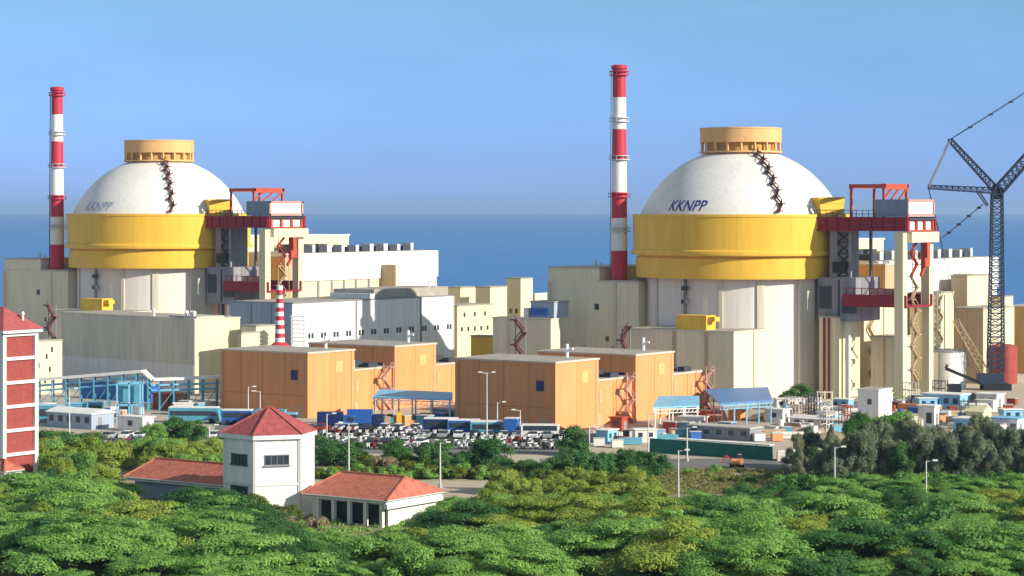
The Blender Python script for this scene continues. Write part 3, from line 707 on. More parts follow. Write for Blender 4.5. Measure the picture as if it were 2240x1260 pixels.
# black mobile crane lying low in front of the white tank
t = thing('mobile_crane', 'black mobile crane with its boom lowered in front of the white tank', 'crane', at(2105,520))
MB().box(-4.5,4.5,-1.3,1.3,.8,2.0).build('chassis', black, t)
MB().box(-3.2,-.4,-1.2,1.2,2.0,4.0).build('cab', black, t)
MB().bar((4,0,4.2),(-3.6,.3,7.4),.7).bar((-3.6,.3,7.4),(-3.2,.3,8.2),.5).build('boom', black, t)
for x in (-3.2,-1.2,1.8,3.4):
    for y in (-1.4,1.4): MB().tube((x,y-.2,.6),(x,y+.2,.6),.6,n=12).build('wheel', tyre, t)

# ------------------------------------------------------------------ yard: cabins, shelters, racks
def cabin(label, px, Y, L, W, h, wm, rm=white, n=2, rot=-TH, gable=0, name='site_cabin', cat='cabin'):
    t = thing(name, label, cat, at(px,Y), rot)
    MB().box(-L,0,0,W,0,h).build('wall', wm, t)
    if gable:
        MB().add([(-L-.3,-.3,h),(.3,-.3,h),(.3,W+.3,h),(-L-.3,W+.3,h),(-L-.3,W/2,h+gable),(.3,W/2,h+gable),(-L-.3,-.3,h-.15),(.3,-.3,h-.15),(.3,W+.3,h-.15),(-L-.3,W+.3,h-.15)],
                 [(0,1,5,4),(3,4,5,2),(1,2,5),(0,4,3),(6,9,8,7),(0,6,7,1),(2,8,9,3),(1,7,8,2),(3,9,6,0)]).build('roof', rm, t)
    else: MB().box(-L-.25,.25,-.25,W+.25,h,h+.25).build('roof', rm, t)
    for i in range(n):
        x = -L*(i+.5)/n; MB().box(x-.55,x+.55,-.07,.05,h*.4,h*.78).build('window', glass, t)
    MB().box(-.05,.07,W*.3,W*.3+1,0.02,h*.75).build('door', grey, t)
    return t
cabin('pale blue flat roofed cabin between the portal columns and the small grey cabin', 2100, 500, 8.5, 5, 3.0, lblue, white, 4)
cabin('small grey cabin with two dark windows and a white end, below the red tank', 2180, 500, 4.6, 4, 3.1, offwhite, white, 2)
cabin('white gabled cabin with a cream roof above the bright blue cabins', 2150, 460, 3.5, 4, 3.0, cream, cream, 1, gable=1.2)
cabin('bright blue cabin with a white end at the edge of the feathery trees', 2135, 440, 4.5, 4, 3.2, lblue, white, 2)
cabin('white and blue cabin at the right border above the feathery trees', 2225, 438, 5, 4, 3.4, white, lblue, 3)
cabin('grey cabin with dark windows between the blue cabins', 2185, 436, 3.6, 4, 2.6, clad, grey, 3)
cabin('narrow white upright cabin end rising from the feathery trees', 2044, 445, 2.2, 2, 5.2, white, white, 1)
cabin('long low grey shed with a pale roof in the rubble yard', 1880, 455, 15, 5, 1.6, clad, offwhite, 5, gable=.5)
cabin('low white cabin with a dark opening beside the blue canopy', 1712, 470, 4, 3, 2.4, white, white, 1)
cabin('small white hut under the small blue canopy', 1530, 450, 4.5, 3, 2.6, offwhite, white, 1)
cabin('long grey shed with dark openings behind the green netting fence', 1640, 432, 13, 4, 2.2, grey, conc, 5)
cabin('white walled shed with a long white roof beside the pipe walkway', 200, 455, 12, 6, 3.0, greyblue, white, 5, gable=.8)
cabin('plain white low store at the left end of the parking lot', 312, 450, 6.5, 3, 2.6, white, white, 1)
cabin('red orange steel container under the pipe walkway', 366, 500, 4.2, 2.5, 3.2, orst, orst, 1, name='container', cat='container')
cabin('bright orange steel container next to the red one under the walkway', 398, 500, 4.2, 2.5, 3.3, orange, orange, 1, name='container', cat='container')
cabin('orange red equipment box at the foot of the outside stair', 1360, 452, 2.6, 2, 2.4, orst, orst, 1, name='container', cat='container')
cabin('navy blue covered stockpile shed right of the left orange complex', 1028, 540, 9, 6, 5.2, navy, navy, 0)

def canopy(label, corners, h, roofm, postm, nx, slope=.8, name='shelter', cat='shelter', th=.3):
    # corners: four (column, distance) going round
    P = [at(p,Y) for p,Y in corners]; c = sum(P, Vector())/4
    t = thing(name, label, cat, c)
    Q = [p - c for p in P]
    zt = [h, h, h+slope, h+slope]
    vs = [(q.x,q.y,z) for q,z in zip(Q,zt)] + [(q.x,q.y,z+th) for q,z in zip(Q,zt)]
    MB().add(vs,[(0,3,2,1),(4,5,6,7),(0,1,5,4),(1,2,6,5),(2,3,7,6),(3,0,4,7)]).build('roof', roofm, t)
    for e,(a,b) in enumerate(((0,1),(3,2))):
        for i in range(nx):
            q = Q[a].lerp(Q[b], (i+.15)/(nx-.7)); MB().tube((q.x,q.y,0),(q.x,q.y,h+(slope if e else 0)),.16,n=6).build('post', postm, t)
    tr = MB()
    for e,(a,b) in enumerate(((0,1),(3,2))):
        z = h-.25+(slope if e else 0); tr.bar(Q[a]+Vector((0,0,z)),Q[b]+Vector((0,0,z)),.18)
        n = nx*3
        for i in range(n): tr.bar(Q[a].lerp(Q[b],i/n)+Vector((0,0,z-.7)),Q[a].lerp(Q[b],(i+.5)/n)+Vector((0,0,z)),.1)
        tr.bar(Q[a]+Vector((0,0,z-.7)),Q[b]+Vector((0,0,z-.7)),.12)
    tr.build('truss', postm, t)
    return t
canopy('large bright blue canopy on pale posts in front of the nearer reactor', [(1575,462),(1690,470),(1680,500),(1540,494)], 4.2, midblue, lblue, 5, .35)
canopy('smaller pale blue canopy left of the large bright blue one', [(1428,452),(1530,456),(1530,468),(1440,468)], 4.3, lblue, white, 4, .9)
canopy('light blue canopy between the two orange complexes', [(815,470),(990,464),(990,476),(830,484)], 4.8, lblue, galv, 5, .5)

# long pipe walkway on blue steel posts, left
def walkway(label, pts, n):
    t = thing('pipe_walkway', label, 'walkway', at(pts[0][0],pts[0][1]))
    o = t.location.copy(); P = [at(px,Y,gz(py,Y)) - o for px,Y,py in pts]
    rf = MB(); pi = MB(); rl = MB()
    for a,b in zip(P,P[1:]):
        rf.bar(a,b,2.6,.55); pi.bar(a-Vector((0,-.5,1.4)),b-Vector((0,-.5,1.4)),.3); pi.bar(a-Vector((0,.5,1.2)),b-Vector((0,.5,1.2)),.35); pi.bar(a-Vector((0,.9,2.2)),b-Vector((0,.9,2.2)),.2)
    rf.build('roof', white, t); pi.build('pipe', lblue, t)
    for a,b,k in zip(P,P[1:],n):
        for i in range(k):
            q = a.lerp(b,(i+.5)/k); f = MB()
            for dy in (-1.1,1.1): f.bar((q.x,q.y+dy,0),(q.x,q.y+dy,q.z-.3),.28)
            for z in (q.z-.7,q.z-2.4): f.bar((q.x,q.y-1.1,z),(q.x,q.y+1.1,z),.22)
            if i+1<k:
                q2 = a.lerp(b,(i+1.5)/k); f.bar((q.x,q.y-1.1,.5),(q2.x,q2.y-1.1,q2.z-2.4),.14); f.bar((q.x,q.y-1.1,q.z-2.4),(q2.x,q2.y-1.1,q2.z-2.4),.2)
            f.build('trestle', teal, t)
    return t
walkway('long white roofed pipe walkway on teal trestles in front of the long grey annex', [(40,505,834),(315,497,812),(335,497,830),(490,500,824)], (9,1,5))
t = thing('steel_frame', 'pale blue open steel frame under the end of the pipe walkway', 'frame', at(256,470))
f = MB()
for x in (0,2.4,4.6):
    for y in (0,3): f.bar((x,y,0),(x,y,8),.3)
for z in (3.5,7.8):
    f.bar((0,0,z),(4.6,0,z),.3); f.bar((0,3,z),(4.6,3,z),.3)
f.build('frame', lblue, t); MB().box(.3,4.3,1,2.6,4,7.5).build('screen', teal, t)
for px,Y,w,lab in ((108,470,4,'teal tank on legs beside the brick stair tower'),(170,475,4.2,'teal valve cabinet under the pipe walkway'),(210,478,3,'dark green pump set under the pipe walkway')):
    t = thing('pump_cabinet', lab, 'cabinet', at(px,Y)); MB().box(-w/2,w/2,-1,1,.8,3.4).build('body', teal, t); MB().box(-w/2-.1,w/2+.1,-1.1,1.1,3.4,3.6).build('lid', lblue, t)
    MB().box(-w/2+.3,w/2-.3,-1.06,-.95,1.4,2.8).build('door', glass, t); MB().box(-w/2+.2,w/2-.2,-.8,.8,0,.8).build('plinth', grey, t)

# green netting fence with white coping
t = thing('netting_fence', 'long dark green netting fence with a white coping beside the yard road', 'fence', at(1422,412))
e = at(1690,399) - at(1422,412); e0 = Vector((0,0,0))
MB().bar(Vector((0,0,1.3)), e+Vector((0,0,1.1)), .2, 2.4).build('netting', green, t)
MB().bar(e*.22+Vector((0,.6,2.65)), e+Vector((0,.6,2.55)), 1.6, .2).build('coping', white, t)
for i in range(9): q = e*(i/8); MB().bar((q.x,q.y+.3,0),(q.x,q.y+.3,2.6),.15).build('post', galv, t)
t = thing('kerb_wall', 'pale low wall continuing right from the green netting fence', 'wall', at(1700,398))
MB().bar((0,0,.8),at(1800,402)-at(1700,398)+Vector((0,0,.8)),.3,1.6).build('wall', conc, t); MB().bar((0,0,1.66),at(1800,402)-at(1700,398)+Vector((0,0,1.66)),.45,.12).build('coping', white, t)
# heaps, pipes and crates in the yard
def heap(label, px, Y, r, h, m=tan_dirt):
    rr = random.Random(px); mb = MB(); n=18; vs=[]; prof=((1,0),(.85,.35),(.55,.75),(.2,.97))
    for f,z in prof:
        for i in range(n):
            a=2*math.pi*i/n; q=f*(1+.25*(rr.random()-.5)); vs.append((r*1.6*q*math.cos(a),r*.8*q*math.sin(a),h*z*(1+.2*(rr.random()-.5))))
    mb.add(vs,[(k*n+i,k*n+(i+1)%n,(k+1)*n+(i+1)%n,(k+1)*n+i) for k in range(3) for i in range(n)]+[tuple(range(3*n,4*n))])
    tag(mb.build('dirt_heap', m, None, True, at(px,Y,-.05)), label, 'heap')
heap('brown rubble heap right of the large blue canopy', 1730, 480, 5, 2.0); heap('long tan earth heap behind the long low grey shed', 1790, 492, 6, 1.8)
heap('sandy heap beside the feathery trees', 1835, 435, 4.5, 1.5); heap('grey rubble heap left of the tall white box building', 1850, 475, 4, 1.4, conc); heap('tan heap below the low white cabin', 1760, 450, 4, 1.2)
def pipes(label, px, Y, n, L, m, rot):
    t = thing('pipe_stack', label, 'pipes', at(px,Y), rot)
    for k in range(n):
        z=.35+.62*(k//4); y=(k%4)*.75+.37*((k//4)%2); MB().tube((-L/2,y,z),(L/2,y,z),.35,n=10).build('pipe', m, t)
pipes('stack of pale pipes lying in the rubble yard', 1800, 462, 7, 8, offwhite, R(10)); pipes('stack of white pipes beside the tall white box building', 1835, 488, 6, 9, white, R(-5)); pipes('stack of grey pipes beside the feathery trees', 1745, 436, 6, 9, clad, R(5))
pipes('stack of rusty pipes below the mobile crane', 2060, 508, 5, 7, rust, R(0))
for i,(px,Y,m,lab) in enumerate(((1590,447,blue,'blue crate under the large blue canopy'),(1548,474,orst,'red brown crate under the large blue canopy'),(1612,476,orange,'orange crate under the large blue canopy'),(1470,448,orst,'red crate under the small pale blue canopy'),(1500,447,teal,'teal crate under the small pale blue canopy'),(880,462,orange,'orange crate under the light blue canopy'),(930,462,teal,'teal crate under the light blue canopy'),(965,468,blue,'blue crate under the light blue canopy'),(430,492,teal,'teal crate under the right end of the pipe walkway'),(455,496,galv,'grey crate under the right end of the pipe walkway'),(1780,505,white,'white crate at the foot of the nearer reactor'),(1930,500,tanm,'tan crate at the foot of the brown annex'),(2010,512,black,'black crate between the portal columns'))):
    t = thing('crate', lab, 'crate', at(px,Y), -TH); MB().box(-1.4,1.4,-1,1,.15,2.1).build('body', m, t); MB().box(-1.5,1.5,-1.1,1.1,2.1,2.25).build('lid', galv, t); MB().box(-1.3,1.3,-.8,-.5,0,.15).box(-1.3,1.3,.5,.8,0,.15).build('skid', bark, t)
t = thing('excavator', 'small orange excavator standing on the yard road', 'excavator', at(1612,388))
MB().box(-1.3,1.3,-.9,.9,.8,2.0).build('body', orange, t); MB().box(.1,1.1,-.6,.6,2.0,2.9).build('cab', glass, t)
for y in (-1.1,.7): MB().box(-1.5,1.5,y,y+.45,0,.75).build('track', tyre, t)
MB().bar((-1,0,1.6),(-2.4,0,2.7),.3).bar((-2.4,0,2.7),(-3.2,0,.9),.25).build('boom', stripe, t)
t.scale = (.75,.75,.75)
t = thing('yellow_sign', 'small bright yellow post sign beside the parking lot', 'sign', at(873,460)); MB().box(-.5,.5,-.15,.15,.8,3.0).build('panel', yellow, t); MB().box(-.15,.15,-.1,.1,0,.8).build('post', galv, t)

# small materials lying about the works yard
def clutter():
    rr = random.Random(11); src = {}
    cols = {'white':white,'grey':clad,'blue':blue,'pale blue':lblue,'orange':orange,'rusty':rust,'tan':tanm,'dark':dgrey,'teal':teal}
    def first(kind, c):
        m = cols[c]; t = thing({'crate':'crate','drum':'drum','stack':'timber_stack','hut':'site_cabin','frame':'scaffold'}[kind], 'x', {'crate':'crate','drum':'drum','stack':'timber','hut':'cabin','frame':'scaffold'}[kind], (0,0,0), 0, 'loose materials in the works yard')
        if kind == 'crate': MB().box(-1,1,-.7,.7,.12,1.4).build('body', m, t); MB().box(-1.05,1.05,-.75,.75,1.4,1.5).build('lid', galv, t)
        if kind == 'drum': MB().lathe([(.55,0),(.55,.55),(.6,.6),(.55,.65),(.55,1.3)],14).build('body', m, t, True)
        if kind == 'stack':
            b = MB()
            for k in range(4):
                for q in range(4): b.box(-2.2+.1*(k%2),2.2-.15*(q%2),-.8+q*.42,-.45+q*.42,.1+k*.28,.34+k*.28)
            b.build('timber', m, t)
        if kind == 'hut':
            MB().box(-2,2,-1.2,1.2,0,2.3).build('wall', m, t); MB().box(-2.2,2.2,-1.4,1.4,2.3,2.45).build('roof', white if c != 'white' else clad, t)
            for x in (-1,.9): MB().box(x-.4,x+.4,-1.26,-1.15,1,1.8).build('window', glass, t)
        if kind == 'frame':
            b = MB()
            for x in (-1.5,0,1.5):
                for y in (-.6,.6): b.bar((x,y,0),(x,y,5),.14)
            for z in (1.6,3.2,4.8): b.bar((-1.5,-.6,z),(1.5,-.6,z),.12); b.bar((-1.5,.6,z),(1.5,.6,z),.12); b.bar((-1.5,-.6,z-1.6),(0,-.6,z),.1)
            b.build('frame', m, t); MB().box(-1.6,1.6,-.6,.6,3.25,3.35).build('deck', tanm, t)
        return t
    zones = [('below the blue canopies',1440,1700,432,450,26),('between the canopies and the tall white box building',1700,1880,445,505,46),('right of the tall white box building',1950,2240,455,515,44),('at the foot of the portal columns',1880,2060,500,520,16),('under the pipe walkway',90,480,478,498,22),('in front of the lit orange walls',830,990,462,476,14),('left of the green netting fence',1290,1420,420,446,12)]
    for z,p0,p1,y0,y1,n in zones:
        for _ in range(n):
            kind = rr.choices(('crate','drum','stack','hut','frame'),(5,3,4,2.4,1.2))[0]; c = rr.choice(list(cols)); px = rr.uniform(p0,p1); Y = rr.uniform(y0,y1)
            if kind == 'frame': c = rr.choice(('grey','rusty','dark'))
            if kind == 'hut': c = rr.choice(('white','grey','pale blue','white'))
            rot = rr.choice((-TH, R(10), R(60), 0)); nm = {'crate':'crate','drum':'round drum','stack':'timber stack','hut':'little hut','frame':'scaffold'}[kind]
            L = f'small {c} {nm} {z}'; k = (kind, c)
            if k in src: dup(src[k], at(px,Y), rot, L)
            else: o = src[k] = first(kind, c); o.location = at(px,Y); o.rotation_euler = (0,0,rot); o['label'] = L
clutter()
# ------------------------------------------------------------------ vehicles
def make_truck(label, px, Y, L, bm, cm, rot=0, h=3.0, bus=False):
    t = thing('parked_bus' if bus else 'parked_truck', label, 'bus' if bus else 'truck', at(px,Y), rot, 'buses and trucks along the back of the parking lot')
    if bus:
        MB().box(-L/2,L/2,-1.2,1.2,.5,h-.1).build('body', bm, t)
        MB().box(-L/2+.1,L/2-.1,-1.1,1.1,h-.1,h+.12).build('roof', white, t)
        MB().box(-L/2+.4,L/2-.4,-1.24,1.24,1.5,2.4).build('window', glass, t)
    else:
        MB().box(-L/2,L/2-2.2,-1.2,1.2,1.0,h).build('cargo_box', bm, t)
        MB().box(-L/2-.05,L/2-2.15,-1.25,1.25,h,h+.12).build('cargo_roof', cm if cm is white else bm, t)
        MB().box(L/2-2.0,L/2,-1.15,1.15,.6,2.7).build('cab', cm, t)
        MB().box(L/2-1.2,L/2+.05,-1.18,1.18,1.6,2.4).build('window', glass, t)
        MB().box(-L/2,L/2,-.5,.5,.5,.95).build('chassis', black, t)
    for x in (-L/2+1.3,-L/2+2.6,L/2-1.3):
        for y in (-1.05,1.05): MB().tube((x,y-.17,.5),(x,y+.17,.5),.5,n=12).build('wheel', tyre, t)
    return t
make_truck('long teal and blue bus with a white roof at the left of the parking lot', 425, 470, 10, teal, white, R(-6), 3.1, True)
make_truck('dark blue bus behind the white tower house roof', 520, 466, 6, blue, white, R(-6), 2.9, True)
make_truck('blue box truck with a pale cab above the white tower house roof', 605, 462, 8, teal, lblue, R(-6), 3.2)
make_truck('navy covered truck left of the crooked row of trees', 735, 456, 7, navy, blue, R(-4), 3.2)
make_truck('bright blue covered truck next to the navy one', 800, 458, 7, blue, navy, R(-4), 3.5)
make_truck('dark bus with a white roof in front of the middle orange complex', 965, 446, 6.5, navy, white, R(-4), 3.0, True)
make_truck('blue bus with a white roof in front of the middle orange complex', 1015, 444, 6, blue, white, R(-4), 2.9, True)
make_truck('teal and white bus below the tall floodlight mast', 1065, 441, 6, teal, white, R(-3), 2.9, True)
make_truck('tall blue box truck right of the floodlight mast', 1122, 440, 4.6, blue, white, R(80), 3.6)
make_truck('white bus with dark windows below the lit orange wall', 1182, 438, 7, white, white, R(-3), 2.5, True)

carcols = {'white':M('car_white',(.75,.75,.74),.3,.05), 'silver':M('car_silver',(.45,.46,.48),.3,.05,metal=.4), 'black':M('car_black',(.02,.02,.025),.25,.1), 'red':M('car_red',(.35,.03,.03),.3,.1)}
def make_car(c):
    t = thing('parked_car', 'car', 'car', (0,0,0), 0, 'cars in the parking lot')
    b = MB(); prof = [(-2.05,.35),(2.05,.35),(2.1,.75),(1.2,.95),(-1.9,.98),(-2.1,.8)]
    n=len(prof); b.add([(x,-.82,z) for x,z in prof]+[(x,.82,z) for x,z in prof],[tuple(range(n)),tuple(range(2*n-1,n-1,-1))]+[(i,n+i,n+(i+1)%n,(i+1)%n) for i in range(n)])
    b.box(-1.25,.35,-.62,.62,1.38,1.46); b.build('body', carcols[c], t)
    g = MB(); g.add([(-1.8,-.75,.97),(1.0,-.75,.97),(1.0,.75,.97),(-1.8,.75,.97),(-1.25,-.62,1.4),(.35,-.62,1.4),(.35,.62,1.4),(-1.25,.62,1.4)],[(0,3,2,1),(4,5,6,7),(0,1,5,4),(1,2,6,5),(2,3,7,6),(3,0,4,7)]); g.build('window', glass, t)
    for x in (-1.3,1.3):
        for y in (-.75,.75): MB().tube((x,y-.1,.32),(x,y+.1,.32),.32,n=10).build('wheel', tyre, t)
    return t
cars = {c: make_car(c) for c in carcols}; first = set()
rc = random.Random(3)
for row,(Y,p0,p1,step,lab) in enumerate(((452,640,920,30,'back row of the parking lot below the left orange complex'),(438,930,1210,31,'back row of the parking lot below the middle orange complex'),(424,770,930,32,'front row of the parking lot behind the small trees'),(437,240,500,31,'row among the trees left of the white tower house'),(423,250,330,32,'short row among the trees near the pipe walkway'))):
    p = p0
    while p < p1:
        c = rc.choices(list(carcols),[6,3,1.2,.8])[0]; loc = at(p,Y+rc.uniform(-.5,.5)); rot = R(rc.choice((78,-102))+rc.uniform(-6,6))
        L = f'{c} car parked in the {lab}'
        if c in first: dup(cars[c], loc, rot, L)
        else: first.add(c); cars[c].location = loc; cars[c].rotation_euler = (0,0,rot); cars[c]['label'] = L
        p += step*rc.uniform(.9,1.3)
for c in carcols:
    if c not in first: cars[c].location = at(1240,430); cars[c]['label'] = f'{c} car parked alone at the right end of the parking lot'
def make_bike(c, m):
    b = MB(); b.m = 1
    for x in (-.65,.65): b.tube((x,-.06,.3),(x,.06,.3),.3,n=12)
    b.m = 0; b.prism([(-.85,-.16),(-.2,-.2),(.35,-.12),(.35,.12),(-.2,.2),(-.85,.16)],.45,.85); b.box(.3,.55,-.22,.22,.3,1.0); b.box(.35,.5,-.35,.35,.98,1.08); b.box(-.2,.35,-.15,.15,.28,.4)
    b.m = 2; b.box(-.8,0,-.15,.15,.85,.95); b.bar((.4,-.45,1.1),(.4,.45,1.1),.06); b.bar((.62,0,.3),(.4,0,1.05),.08); b.box(.42,.58,-.12,.12,.85,1.0)
    return tag(b.build('motor_scooter', [m, tyre, black]), 'scooter', 'scooter', 'motor scooters in the parking lot')
bikes = {c: make_bike(c, carcols[c]) for c in carcols}; fb = set()
for row in range(6):
    Y = 449 - row*6.2; p = 690 + row*16; w = ('sixth','fifth','fourth','third','second','first')[row]
    while p < 1262 - row*6:
        if rc.random() < .86 and not (row in (2,3) and 930 < p < 1010):
            c = rc.choices(list(carcols),[7,3,2,1])[0]; loc = at(p,Y+rc.uniform(-.4,.4)); rot = R(rc.choice((-70,-60,110))+rc.uniform(-18,18)); sc = rc.uniform(1.0,1.18)
            L = f'{c} motor scooter in the {w} row of the parking lot from the road'
            o = bikes[c] if c not in fb else dup(bikes[c])
            fb.add(c); o.location = loc; o.rotation_euler = (0,0,rot); o.scale = (sc,)*3; o['label'] = L
        p += 15.5*rc.uniform(.85,1.2)

# ------------------------------------------------------------------ lamps
def lamp(label, px, Y, ty, heads=1, side=1):
    h = gz(ty,Y); t = thing('street_lamp', label, 'lamp', at(px,Y), 0, 'lamp posts')
    MB().tube((0,0,0),(0,0,h),.16,.09,8).build('pole', galv, t)
    MB().tube((0,0,0),(0,0,.5),.3).build('base', conc, t)
    for k in range(heads):
        s_ = side if heads == 1 else (-1,1)[k]
        MB().bar((0,0,h-.15),(s_*1.3,-.2,h+.1),.1).build('arm', galv, t)
        MB().box(min(s_*.9,s_*1.6),max(s_*.9,s_*1.6),-.35,.0,h,h+.2).build('lamp_head', white, t)
    return t
lamp('tall floodlight mast with two heads in front of the middle orange complex', 1065, 436, 815, 2)
lamp('shorter street lamp just right of the tall floodlight mast', 1088, 442, 880, 1, 1)
lamp('street lamp with its arm to the left in front of the middle orange complex', 1138, 440, 897, 1, -1)
lamp('left one of two lamps in front of the left orange complex', 543, 470, 846, 1, 1)
lamp('right one of two lamps in front of the left orange complex', 569, 468, 856, 1, -1)
lamp('pale lamp post standing beside the pale road', 963, 360, 968, 1, 1)
lamp('thin lamp post beside the white tower house', 763, 372, 925, 1, -1)
lamp('lamp post at the left end of the green netting fence', 1418, 392, 905, 1, 1)
lamp('pale lamp post in front of the green netting fence', 1503, 398, 935, 1, 1)
lamp('lamp post rising out of the yellow green shrubs', 1484, 338, 985, 1, 1)
lamp('lamp post in front of the left end of the feathery trees', 1826, 345, 978, 1, 1)
lamp('lamp post in front of the middle of the feathery trees', 2026, 338, 1008, 1, 1)
lamp('lamp post left of the crooked trees by the parking lot', 715, 400, 905, 1, 1)
lamp('slim lamp post in the trees left of the white tower house', 458, 410, 930, 1, 1)
lamp('lamp post right of the parking lot', 1289, 415, 935, 1, 1)
lamp('lamp post beside the pipe walkway', 152, 440, 850, 1, 1)

# ------------------------------------------------------------------ white tower house with two red-roofed wings, brick stair tower
t = thing('tower_house', 'white six sided tower with a red pyramid roof among the trees', 'house', at(589,328), 0)
w6 = 6.2; ap = w6*math.sqrt(3)/2; a_mid = R(17-90)
def hexp(r, off=R(30)): return [(r*math.cos(a_mid+off+i*R(60)), r*math.sin(a_mid+off+i*R(60))) for i in range(6)]
MB().prism(hexp(w6),0,10.9).build('wall', white, t)
MB().prism(hexp(w6+.12),4.6,4.9).build('string_course', offwhite, t)
MB().prism(hexp(w6+.55),10.9,11.5).build('eaves', white, t)
hp = hexp(w6+.6); mb = MB(); mb.add([(x,y,11.5) for x,y in hp]+[(0,0,14.9)],[(i,(i+1)%6,6) for i in range(6)]+[(5,4,3,2,1,0)]); rf = mb.build('roof', rooft, t)
rd = MB()
for x,y in hp: rd.bar((x,y,11.55),(0,0,14.95),.22)
rd.build('hip_ridge', rooft, rf)
co = MB()
for x,y in hexp(w6): co.bar((x,y,0),(x,y,10.9),.35)
co.build('corner_post', offwhite, t)
def hexwin(i, z, w, hh):
    a = a_mid + i*R(60); c, s_ = math.cos(a), math.sin(a); n = Vector((c,s_,0)); q = Vector((-s_,c,0))
    o = MB().bar(n*(ap)+q*(-w/2)+Vector((0,0,z+hh/2)), n*(ap)+q*(w/2)+Vector((0,0,z+hh/2)), .12, hh).build('window', glass, t)
    f = MB()
    for k in range(5): f.bar(n*(ap+.08)+q*(-w/2+w*k/4)+Vector((0,0,z)), n*(ap+.08)+q*(-w/2+w*k/4)+Vector((0,0,z+hh)), .08)
    f.bar(n*(ap+.14)+q*(-w/2-.2)+Vector((0,0,z-.12)), n*(ap+.14)+q*(w/2+.2)+Vector((0,0,z-.12)), .3, .12)
    for zz in (z,z+hh): f.bar(n*(ap+.08)+q*(-w/2-.1)+Vector((0,0,zz)), n*(ap+.08)+q*(w/2+.1)+Vector((0,0,zz)), .12)
    f.build('frame', grey if i==0 else dgrey, o)
dp = MB()
for x,y in hexp(w6+.18)[:6:3]: dp.tube((x,y,.2),(x,y,10.8),.09)
dp.build('downpipe', galv, t)
hexwin(0,7.4,3.3,1.35); hexwin(-1,7.4,3.2,1.35); hexwin(-1,3.1,3.4,1.3)
def hip_wing(name, label, cx, Y, lx, rx, he, rise, wall, inset=0, th=TH):
    Lu, Lv = along_u(cx,Y,lx,th), along_v(cx,Y,rx,th)
    t = thing(name, label, 'house', at(cx,Y), -th)
    MB().box(-Lu+.6,-.6,1.2,Lv-.6,0,he-.3).build('wall', wall, t)
    MB().box(-Lu,0,0,Lv,he-.35,he+.15).build('fascia', white, t)
    MB().tube((-Lu-.2,-.28,he+.08),(.2,-.28,he+.08),.1).tube((.28,-.2,he+.08),(.28,Lv+.2,he+.08),.1).build('gutter', galv, t)
    i = inset if inset else min(Lv/2, Lu/2-.5)
    mb = MB(); mb.add([(-Lu-.3,-.3,he+.16),(.3,-.3,he+.16),(.3,Lv+.3,he+.16),(-Lu-.3,Lv+.3,he+.16),(-Lu+i,Lv/2,he+rise),(-i,Lv/2,he+rise)],
                      [(0,1,5,4),(1,2,5),(2,3,4,5),(3,0,4),(3,2,1,0)]); rf = mb.build('roof', roofo, t)
    rd = MB(); rd.bar((-Lu+i,Lv/2,he+rise+.02),(-i,Lv/2,he+rise+.02),.3)
    for a,b in (((.3,-.3),-i),((.3,Lv+.3),-i),((-Lu-.3,-.3),-Lu+i),((-Lu-.3,Lv+.3),-Lu+i)): rd.bar((a[0],a[1],he+.2),(b,Lv/2,he+rise+.02),.22)
    rd.build('ridge', roofo, rf)
    return t, Lu, Lv
t, Lu, Lv = hip_wing('house_wing', 'house wing with orange red hip roof and dark veranda, right of the white tower', 845, 314, 664, 966, 3.5, 2.6, white, 1.6)
for k in range(5): MB().box(-1.0-k*Lu/5.2-.25,-1.0-k*Lu/5.2+.25,.1,.6,0,3.15).build('column', offwhite, t)
for k in range(4): MB().box(-2.2-k*Lu/5.2-1.6,-2.2-k*Lu/5.2+1.2,1.1,1.22,.1,2.8).build('opening', black, t)
MB().box(-.62,-.5,1.6,Lv-1,1.5,1.9).build('band', clad, t)
MB().box(-.3,.25,-.1,Lv,2.5,3.14).build('parapet', white, t)
t, Lu, Lv = hip_wing('house_wing', 'house wing with orange red hip roof left of the white tower, half in shadow', 505, 336, 276, 600, 2.9, 2.5, greyblue, 1.5)
t = thing('brick_stair_tower', 'red brick stair tower with a white frame and red hip roof at the left edge', 'building', at(8,371), -TH)
BW = along_v(8,371,78); n = 6; z0 = 2.9; sh = gz(733,371)/n
hb = sh*n
MB().box(-9,-.25,.25,BW-.25,0,hb-.3).build('wall', brick, t)
for y in (0,BW): MB().box(-.5,.25,y-.35,y+.35,0,hb).build('column', white, t)
MB().box(-9.3,-8.5,-.3,.3,0,hb).build('column', white, t)
for k in range(n+1):
    z = k*sh
    MB().box(-.35,.12,.35,BW-.35,max(0,z-.28),z+.22).build('floor_band', white, t)
    MB().box(-8.5,-.5,-.12,.3,max(0,z-.28),z+.22).build('floor_band', white, t)
for k in range(n): MB().box(-8,-1,.18,.3,k*sh+.5,k*sh+sh-.5).build('opening', black, t)
MB().box(-10,.8,-.8,BW+.8,hb+.25,hb+.75).build('eaves', white, t)
mb = MB(); mb.add([(-10.2,-1,hb+.76),(1,-1,hb+.76),(1,BW+1,hb+.76),(-10.2,BW+1,hb+.76),(-6.5,BW/2,hb+4.2),(-3.6,BW/2,hb+4.2)],[(0,1,5,4),(1,2,5),(2,3,4,5),(3,0,4),(3,2,1,0)]); mb.build('roof', rooft, t)
MB().lathe([(.18,hb+1.2),(.18,hb+3),(.35,hb+3.1),(.1,hb+3.5)],10,-.9,BW*.72).build('finial', white, t)
t, Lu, Lv = hip_wing('porch', 'small porch with a red roof at the foot of the brick stair tower', 10, 350, -60, 48, 3.4, 1.6, white)

